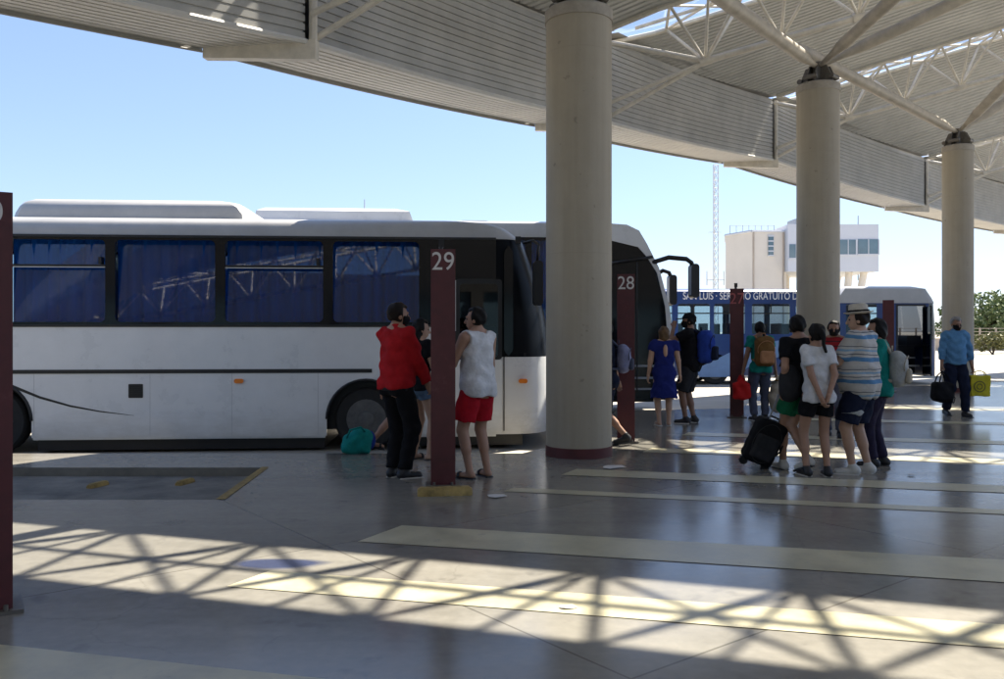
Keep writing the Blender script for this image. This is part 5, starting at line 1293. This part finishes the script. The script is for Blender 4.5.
bm = BM(); path_tube(bm, [(-.07, 0, -.06), (-.03, 0, .02), (.03, 0, .03), (.06, 0, -.06)], .012, seg=8); obj('handle', bm, C['redbag'], root, smooth=True)
g = p.W(p.grips[1]); root = bag('sack', lambda Q: smin(ell(Q, A(0, 0, -.36), A(.17, .13, .25)), rcone(Q, A(0, 0, -.16), A(0, 0, .0), .09, .03), .07) + .008*np.sin(Q[:, 0]*24 + Q[:, 2]*31), (-.24, -.2, -.64), (.24, .2, .06), C['beige'], (g.x + .06, g.y - .02, g.z - .02), 0, 'pale beige sack hanging from the right hand of the woman in teal', 'sack', 'bags held by travellers')
bm = BM(); path_tube(bm, [(0.06 * math.cos(a), .06 * math.sin(a), -.06) for a in np.linspace(0, 6.28, 14)], .012, seg=6); obj('drawstring', bm, C['brownpack'], root, smooth=True)
# boy: black tee, green shorts
D = 9.2; boy = p = Person('boy in a black tee and green shorts stepping beside the black trolley case', *at(795, D), 12, 1.68, skin='tan', build=.88, hands=((-.22, -.10, .92), (.24, .06, .86)), head=(-28, 2), feet=((-.08, .12, 0, 6), (.0, -.26, .09, 24)), curl=(1.2, .9))
p.top(C['black'], .62, .84, .0, .016, loose=.008); p.bottom(C['green'], .62, .028, 1.0, 'shorts', .012); p.shoes(whiteshoe, darkshoe); p.hair(HAIR['black'], 'short')
g = p.W((-.15, -.15, .97)); root = bag('shoulder_bag', lambda Q: smin(ell(Q, A(0, 0, -.02), A(.125, .085, .20)), ell(Q, A(-.03, -.04, -.08), A(.11, .07, .12)), .05) + .005*np.sin(Q[:, 0]*30 + Q[:, 2]*22), (-.2, -.2, -.28), (.2, .15, .28), C['darkgrey'], g, R(12), 'dark bulging shoulder bag at the left hip of the boy in the black tee', 'bag', 'bags held by travellers')
bm = BM(); path_tube(bm, [(-.08, .06, .16), (.0, .05, .34), (.16, .07, .46), (.30, .16, .47), (.33, .30, .32)], .014, seg=8); obj('strap', bm, C['darkgrey'], root, smooth=True)
# black trolley case, tilted
gw = p.W(p.grips[0]); D = 9.35
root = empty('trolley_case', (gx(752, D), D, .02)); tag(root, 'black wheeled suitcase tilted on its pull handle behind the boy', 'suitcase')
base = Vector(root.location); ax = (gw - (base + Vector((0, 0, .05)))); ax = Vector((ax.x*1.15, ax.y*.5, ax.z*1.0)).normalized()
sd_ = Vector((ax.z, 0, -ax.x)).normalized(); ny = ax.cross(sd_)
M3 = np.array([[sd_.x, ny.x, ax.x], [sd_.y, ny.y, ax.y], [sd_.z, ny.z, ax.z]], dtype=np.float32)
def tp(x, y, z): v = sd_*x + ny*y + ax*z; return (v.x, v.y, v.z + .0)
def tcase(Q): return rbox(Q, A(*tp(0, 0, .31)), A(.165, .11, .25), .05, M3) + .002*np.sin(Q[:, 2]*60)
net_obj('case_body', [(*nets(tcase, A(-.4, -.4, -.1), A(.55, .4, .8), .011), 0)], C['black'], root)
net_obj('front_pocket', [(*nets(lambda Q: rbox(Q, A(*tp(0, .105, .26)), A(.13, .03, .14), .03, M3), A(-.4, -.4, -.1), A(.55, .4, .8), .011), 0)], C['darkgrey'], root)
net_obj('front_pocket', [(*nets(lambda Q: rbox(Q, A(*tp(0, -.105, .26)), A(.13, .03, .14), .03, M3), A(-.4, -.4, -.1), A(.55, .4, .8), .011), 0)], C['darkgrey'], root)
bm = BM()
for sy in (-1, 1):
    pts = [tp(.145*math.cos(a)*(1 if abs(math.cos(a)) > .2 else 1), sy*.108, .31 + .225*math.sin(a)) for a in np.linspace(0, 6.283, 25)]
    path_tube(bm, pts, .005, seg=5)
obj('zip', bm, M['rubber'], root, smooth=True)
bm = BM(); path_tube(bm, [tp(-.07, 0, .56), tp(-.05, -.01, .60), tp(.05, -.01, .60), tp(.07, 0, .56)], .011, seg=8); obj('grab_handle', bm, M['rubber'], root, smooth=True)
bm = BM(); path_tube(bm, [tp(.165, -.05, .22), tp(.19, -.05, .27), tp(.19, -.05, .36), tp(.165, -.05, .41)], .010, seg=8); obj('side_handle', bm, M['rubber'], root, smooth=True)
for sx in (-.125, .125):
    bm = BM(); c = Vector(tp(sx, -.02, .035)); tube(bm, c - ny*.02, c + ny*.02, .045, seg=16); obj('wheel', bm, M['rubber'], root, auto=40)
loc = gw - base; bm = BM()
for sx in (-.055, .055): tube(bm, Vector(tp(sx, 0, .55)), loc + sd_*sx, .009, seg=8)
tube(bm, loc - sd_*.07, loc + sd_*.07, .016, seg=8); obj('pull_handle', bm, M['galv'], root, auto=40)
# girl with hands behind her back
D = 8.85; p = Person('girl in white tee and black shorts, ponytail, hands clasped behind her back', *at(817, D), 4, 1.575, fem=True, build=.83, skin='tan', hands=((-.045, -.20, .93), (.04, -.215, .95)), elbow=((-1, -.25, -.1), (1, -.25, -.1)), feet=stand(.115, (.02, -.02)), head=(8, 6), child=True, curl=(1.1, 1.1))
p.top(C['white'], .62, .86, .0, .012, loose=.004); p.bottom(C['black'], .52, .016, 1.0, 'shorts', .004); p.shoes(darkshoe, solew); p.hair(HAIR['black'], 'bun')
# hatted man, striped polo
D = 8.98; p = Person('stout man in striped blue and white shirt, navy shorts and brimmed hat', *at(860, D), 46, 1.745, belly=.6, build=1.07, skin='light', hands=((-.12, .34, 1.06), (.16, .36, 1.06)), head=(18, 4), feet=((-.10, .04, 0, 26), (.12, -.04, 0, 4)), elbow=((-.7, -.5, -.3), (.7, -.5, -.3)))
st_ = striped('striped knit', [(0, (.50, .48, .45)), (.22, (.10, .23, .40)), (.40, (.50, .48, .45)), (.50, (.13, .14, .16)), (.54, (.50, .48, .45)), (.66, (.22, .36, .50)), (.74, (.50, .48, .45)), (.84, (.13, .14, .16)), (.88, (.48, .46, .43))], .235)
p.top(st_, .78, .80, .0, .018, loose=.016, amp=.005, collar=True); sh_ = p.bottom(C['navy'], .86, .034, 1.0, 'shorts', .02)
p.shoes(whiteshoe, solew); p.hair(HAIR['brown'], 'short')
k = p.s
def hat_(Q):
    q = (Q - p.hdr((0, -.01, .075))) @ p.hrot(); rr = np.sqrt((q[:, 0]/.92)**2 + q[:, 1]**2)
    brim = np.maximum(rr - .150, np.abs(q[:, 2] - .25*np.maximum(0, rr - .09)*1.0) - .005)
    crown_ = np.maximum(rr - (.103 - .10*np.maximum(0, q[:, 2])), np.maximum(q[:, 2] - .105 + .018*np.exp(-(q[:, 0]/.03)**2), -q[:, 2])); return smin(brim, crown_, .012)
ht = net_obj('hat', [(*nets(hat_, p.head - .27, p.head + .29, .0075), 0)], strawm, p.root)
def band_(Q):
    q = (Q - p.hdr((0, -.01, .075))) @ p.hrot(); rr = np.sqrt((q[:, 0]/.92)**2 + q[:, 1]**2); return np.maximum(np.abs(rr - .103) - .006, np.abs(q[:, 2] - .022) - .017)
net_obj('hat_band', [(*nets(band_, p.head - .2, p.head + .25, .006), 0)], C['black'], ht)
def wedge(Q):   # pale flash on the shorts
    f = np.abs(rcone(Q, p.hip[0] + A(0, 0, .02)*k, p.kn[0], .10*k*1.1 + .034, .064*k + .054)) - .007
    q = Q - p.kn[0]; z = q[:, 2]; u = (Q - p.hip[0]) @ A(-.55, -.83, 0)
    return np.maximum(np.maximum(f, np.abs(z - .16) - .035 + .35*np.abs(q[:, 0] + .02)), -u)
net_obj('shorts_flash', [(*nets(wedge, p.kn[0] - .3, p.kn[0] + .4, .009), 0)], C['palegrey'], sh_)
# woman behind him with the pale backpack
D = 9.5; p = Person('dark haired woman in teal behind the hatted man, wearing a pale grey backpack', *at(878, D), 62, 1.64, fem=True, build=.95, skin='tan', hands=((-.2, .2, .95), (.2, .2, .95)), feet=((-.09, .05, 0, 8), (.1, -.05, 0, -8)), head=(10, 6))
p.top(C['teal'], .8, .84, .0, .016, loose=.01); p.bottom(C['darkpurple'], 1.95, .016, 1.0); p.shoes(darkshoe, darkshoe); p.hair(HAIR['black'], 'bob')
backpack(p, C['palegrey'], C['beige'], 'pale grey backpack on the woman in teal behind the hatted man', .135, .20, .085, (0, 0, -.07))
# person in the red striped top, beyond the group
D = 12.2; rs = striped('red striped knit', [(0, (.24, .015, .02)), (.5, (.04, .02, .025)), (.75, (.24, .015, .02))], .07)
p = Person('person in red striped top facing us between the girl and the hatted man', *at(834, D), 150, 1.655, skin='brown', hands=((-.22, .14, .92), (.22, .16, .95)), head=(10, 4), feet=((-.10, .10, 0, 8), (.1, -.02, 0, -30)))
p.top(rs, .7, .86, .0, .015); p.bottom(C['greyblue'], 1.95, .018, 1.0); p.shoes(darkshoe, darkshoe); p.hair(HAIR['black'], 'short'); p.mask(C['black'])
# walking man with two bags
D = 15.2; p = Person('man in light blue shirt walking towards us with a bag in each hand', *at(955.5, D), 178, 1.76, belly=.12, build=.92, skin='brown', hands=((-.27, .06, .83), (.27, .04, .82)), head=(4, 14), feet=((-.10, .14, 0, 6), (.10, -.14, .03, -6)), elbow=((-.4, -.8, 0), (.4, -.8, 0)))
p.top(C['skyblue'], 1.62, .92, .01, .013, loose=.008, collar=True, amp=.005); p.bottom(C['navy'], 1.96, .022, 1.0); p.shoes(darkshoe, darkshoe); p.hair(HAIR['grey'], 'short'); p.mask(C['black'])
g = p.W(p.grips[1]); root = bag('duffel_bag', lambda Q: smin(rbox(Q, A(0, 0, -.36), A(.20, .11, .17), .08), ell(Q, A(0, -.03, -.40), A(.19, .12, .16)), .04) + .006*np.sin(Q[:, 0]*26 + Q[:, 2]*21), (-.3, -.2, -.62), (.3, .2, -.1), C['black'], (g.x - .03, g.y - .03, g.z), R(15), 'black duffel bag hanging from the hand of the man in light blue', 'bag', 'bags held by travellers')
for y in (-.06, .06):
    bm = BM(); path_tube(bm, [(-.12, y, -.24), (-.07, y*.7, -.08), (0, 0, .0), (.07, y*.7, -.08), (.12, y, -.24)], .013, seg=8); obj('handle', bm, C['black'], root, smooth=True)
bm = BM(); path_tube(bm, [(.17, 0, -.36), (.24, -.04, -.48), (.2, -.05, -.57), (.12, -.05, -.5)], .010, seg=6); obj('loose_strap', bm, C['black'], root, smooth=True)
g = p.W(p.grips[0]); root = bag('shopping_bag', lambda Q: rbox(Q, A(.10, 0, -.24), A(.168 + .0, .055, .185), .018) + .005*np.sin(Q[:, 0]*22 + 2*np.sin(Q[:, 2]*14)), (-.2, -.12, -.48), (.38, .12, .0), C['yellow'], (g.x + .03, g.y - .02, g.z - .02), R(-6), 'yellow shopping bag with a dark ring emblem held by the man in light blue', 'bag', 'bags held by travellers')
bm = BM()
for r_, w_ in ((.092, .010), (.045, .008)):
    for q in range(28):
        a, c = 2*math.pi*q/28, 2*math.pi*(q + 1)/28
        pts = [(.075 + rr*math.cos(t), -.0635, -.25 + rr*math.sin(t)) for t in (a, c) for rr in (r_ - w_, r_ + w_)]
        v = [bm.verts.new(x) for x in (pts[0], pts[1], pts[3], pts[2])]; bm.faces.new(v)
obj('ring_emblem', bm, C['olive'], root)
for y in (-.04, .04):
    bm = BM(); path_tube(bm, [(.0, y, -.06), (.02, y*.5, .01), (.10, y*.3, .03), (.18, y*.5, -.0), (.2, y, -.06)], .008, seg=6); obj('handle', bm, C['yellow'], root, smooth=True)
# teal bag on the floor behind the red shirt man
x, y = ground(357, 453); root = bag('travel_bag', lambda Q: smin(ell(Q, A(0, 0, .13), A(.19, .14, .15)), smin(ell(Q, A(.06, .03, .20), A(.13, .1, .11)), rbox(Q, A(-.02, 0, .06), A(.18, .12, .06), .05), .04), .05) + .009*np.sin(Q[:, 0]*31 + 2*np.sin(Q[:, 2]*19)), (-.3, -.25, -.02), (.3, .25, .4), C['tealbag'], (x, y, 0), R(8), 'slumped teal bag on the floor behind the red shirt man', 'bag', 'bags held by travellers')
net_obj('side_panel', [(*nets(lambda Q: ell(Q, A(.15, .05, .15), A(.08, .09, .12)), A(0, -.1, 0), A(.3, .2, .3), .011), 0)], C['bluepack'], root)
bm = BM(); path_tube(bm, [(-.12, -.1, .2), (-.08, -.13, .30), (.05, -.1, .33), (.10, -.06, .27)], .012, seg=8); obj('handle', bm, C['tealbag'], root, smooth=True)

# added, unseen wall behind the viewpoint (what the bus windows look back at and what keeps the concourse in shade)
tb = empty('added_shade_wall', (0, -9.0, 0)); tag(tb, 'unseen wall added behind the viewpoint to cut fill light, dark glazing between grey piers', 'building')
bm = BM(); box(bm, -46, 50, -.4, 0, 3.1, 8.6); obj('upper_wall', bm, M['wallgrey'], tb)
bm = BM(); box(bm, -46, 50, -.3, -.2, 0, 3.1); obj('glazing', bm, M['bldglass'], tb)
for k in range(17):
    bm = BM(); x = -46 + 6*k; box(bm, x - .25, x + .25, -.2, .12, 0, 3.1); obj('pier', bm, M['wallgrey'], tb)
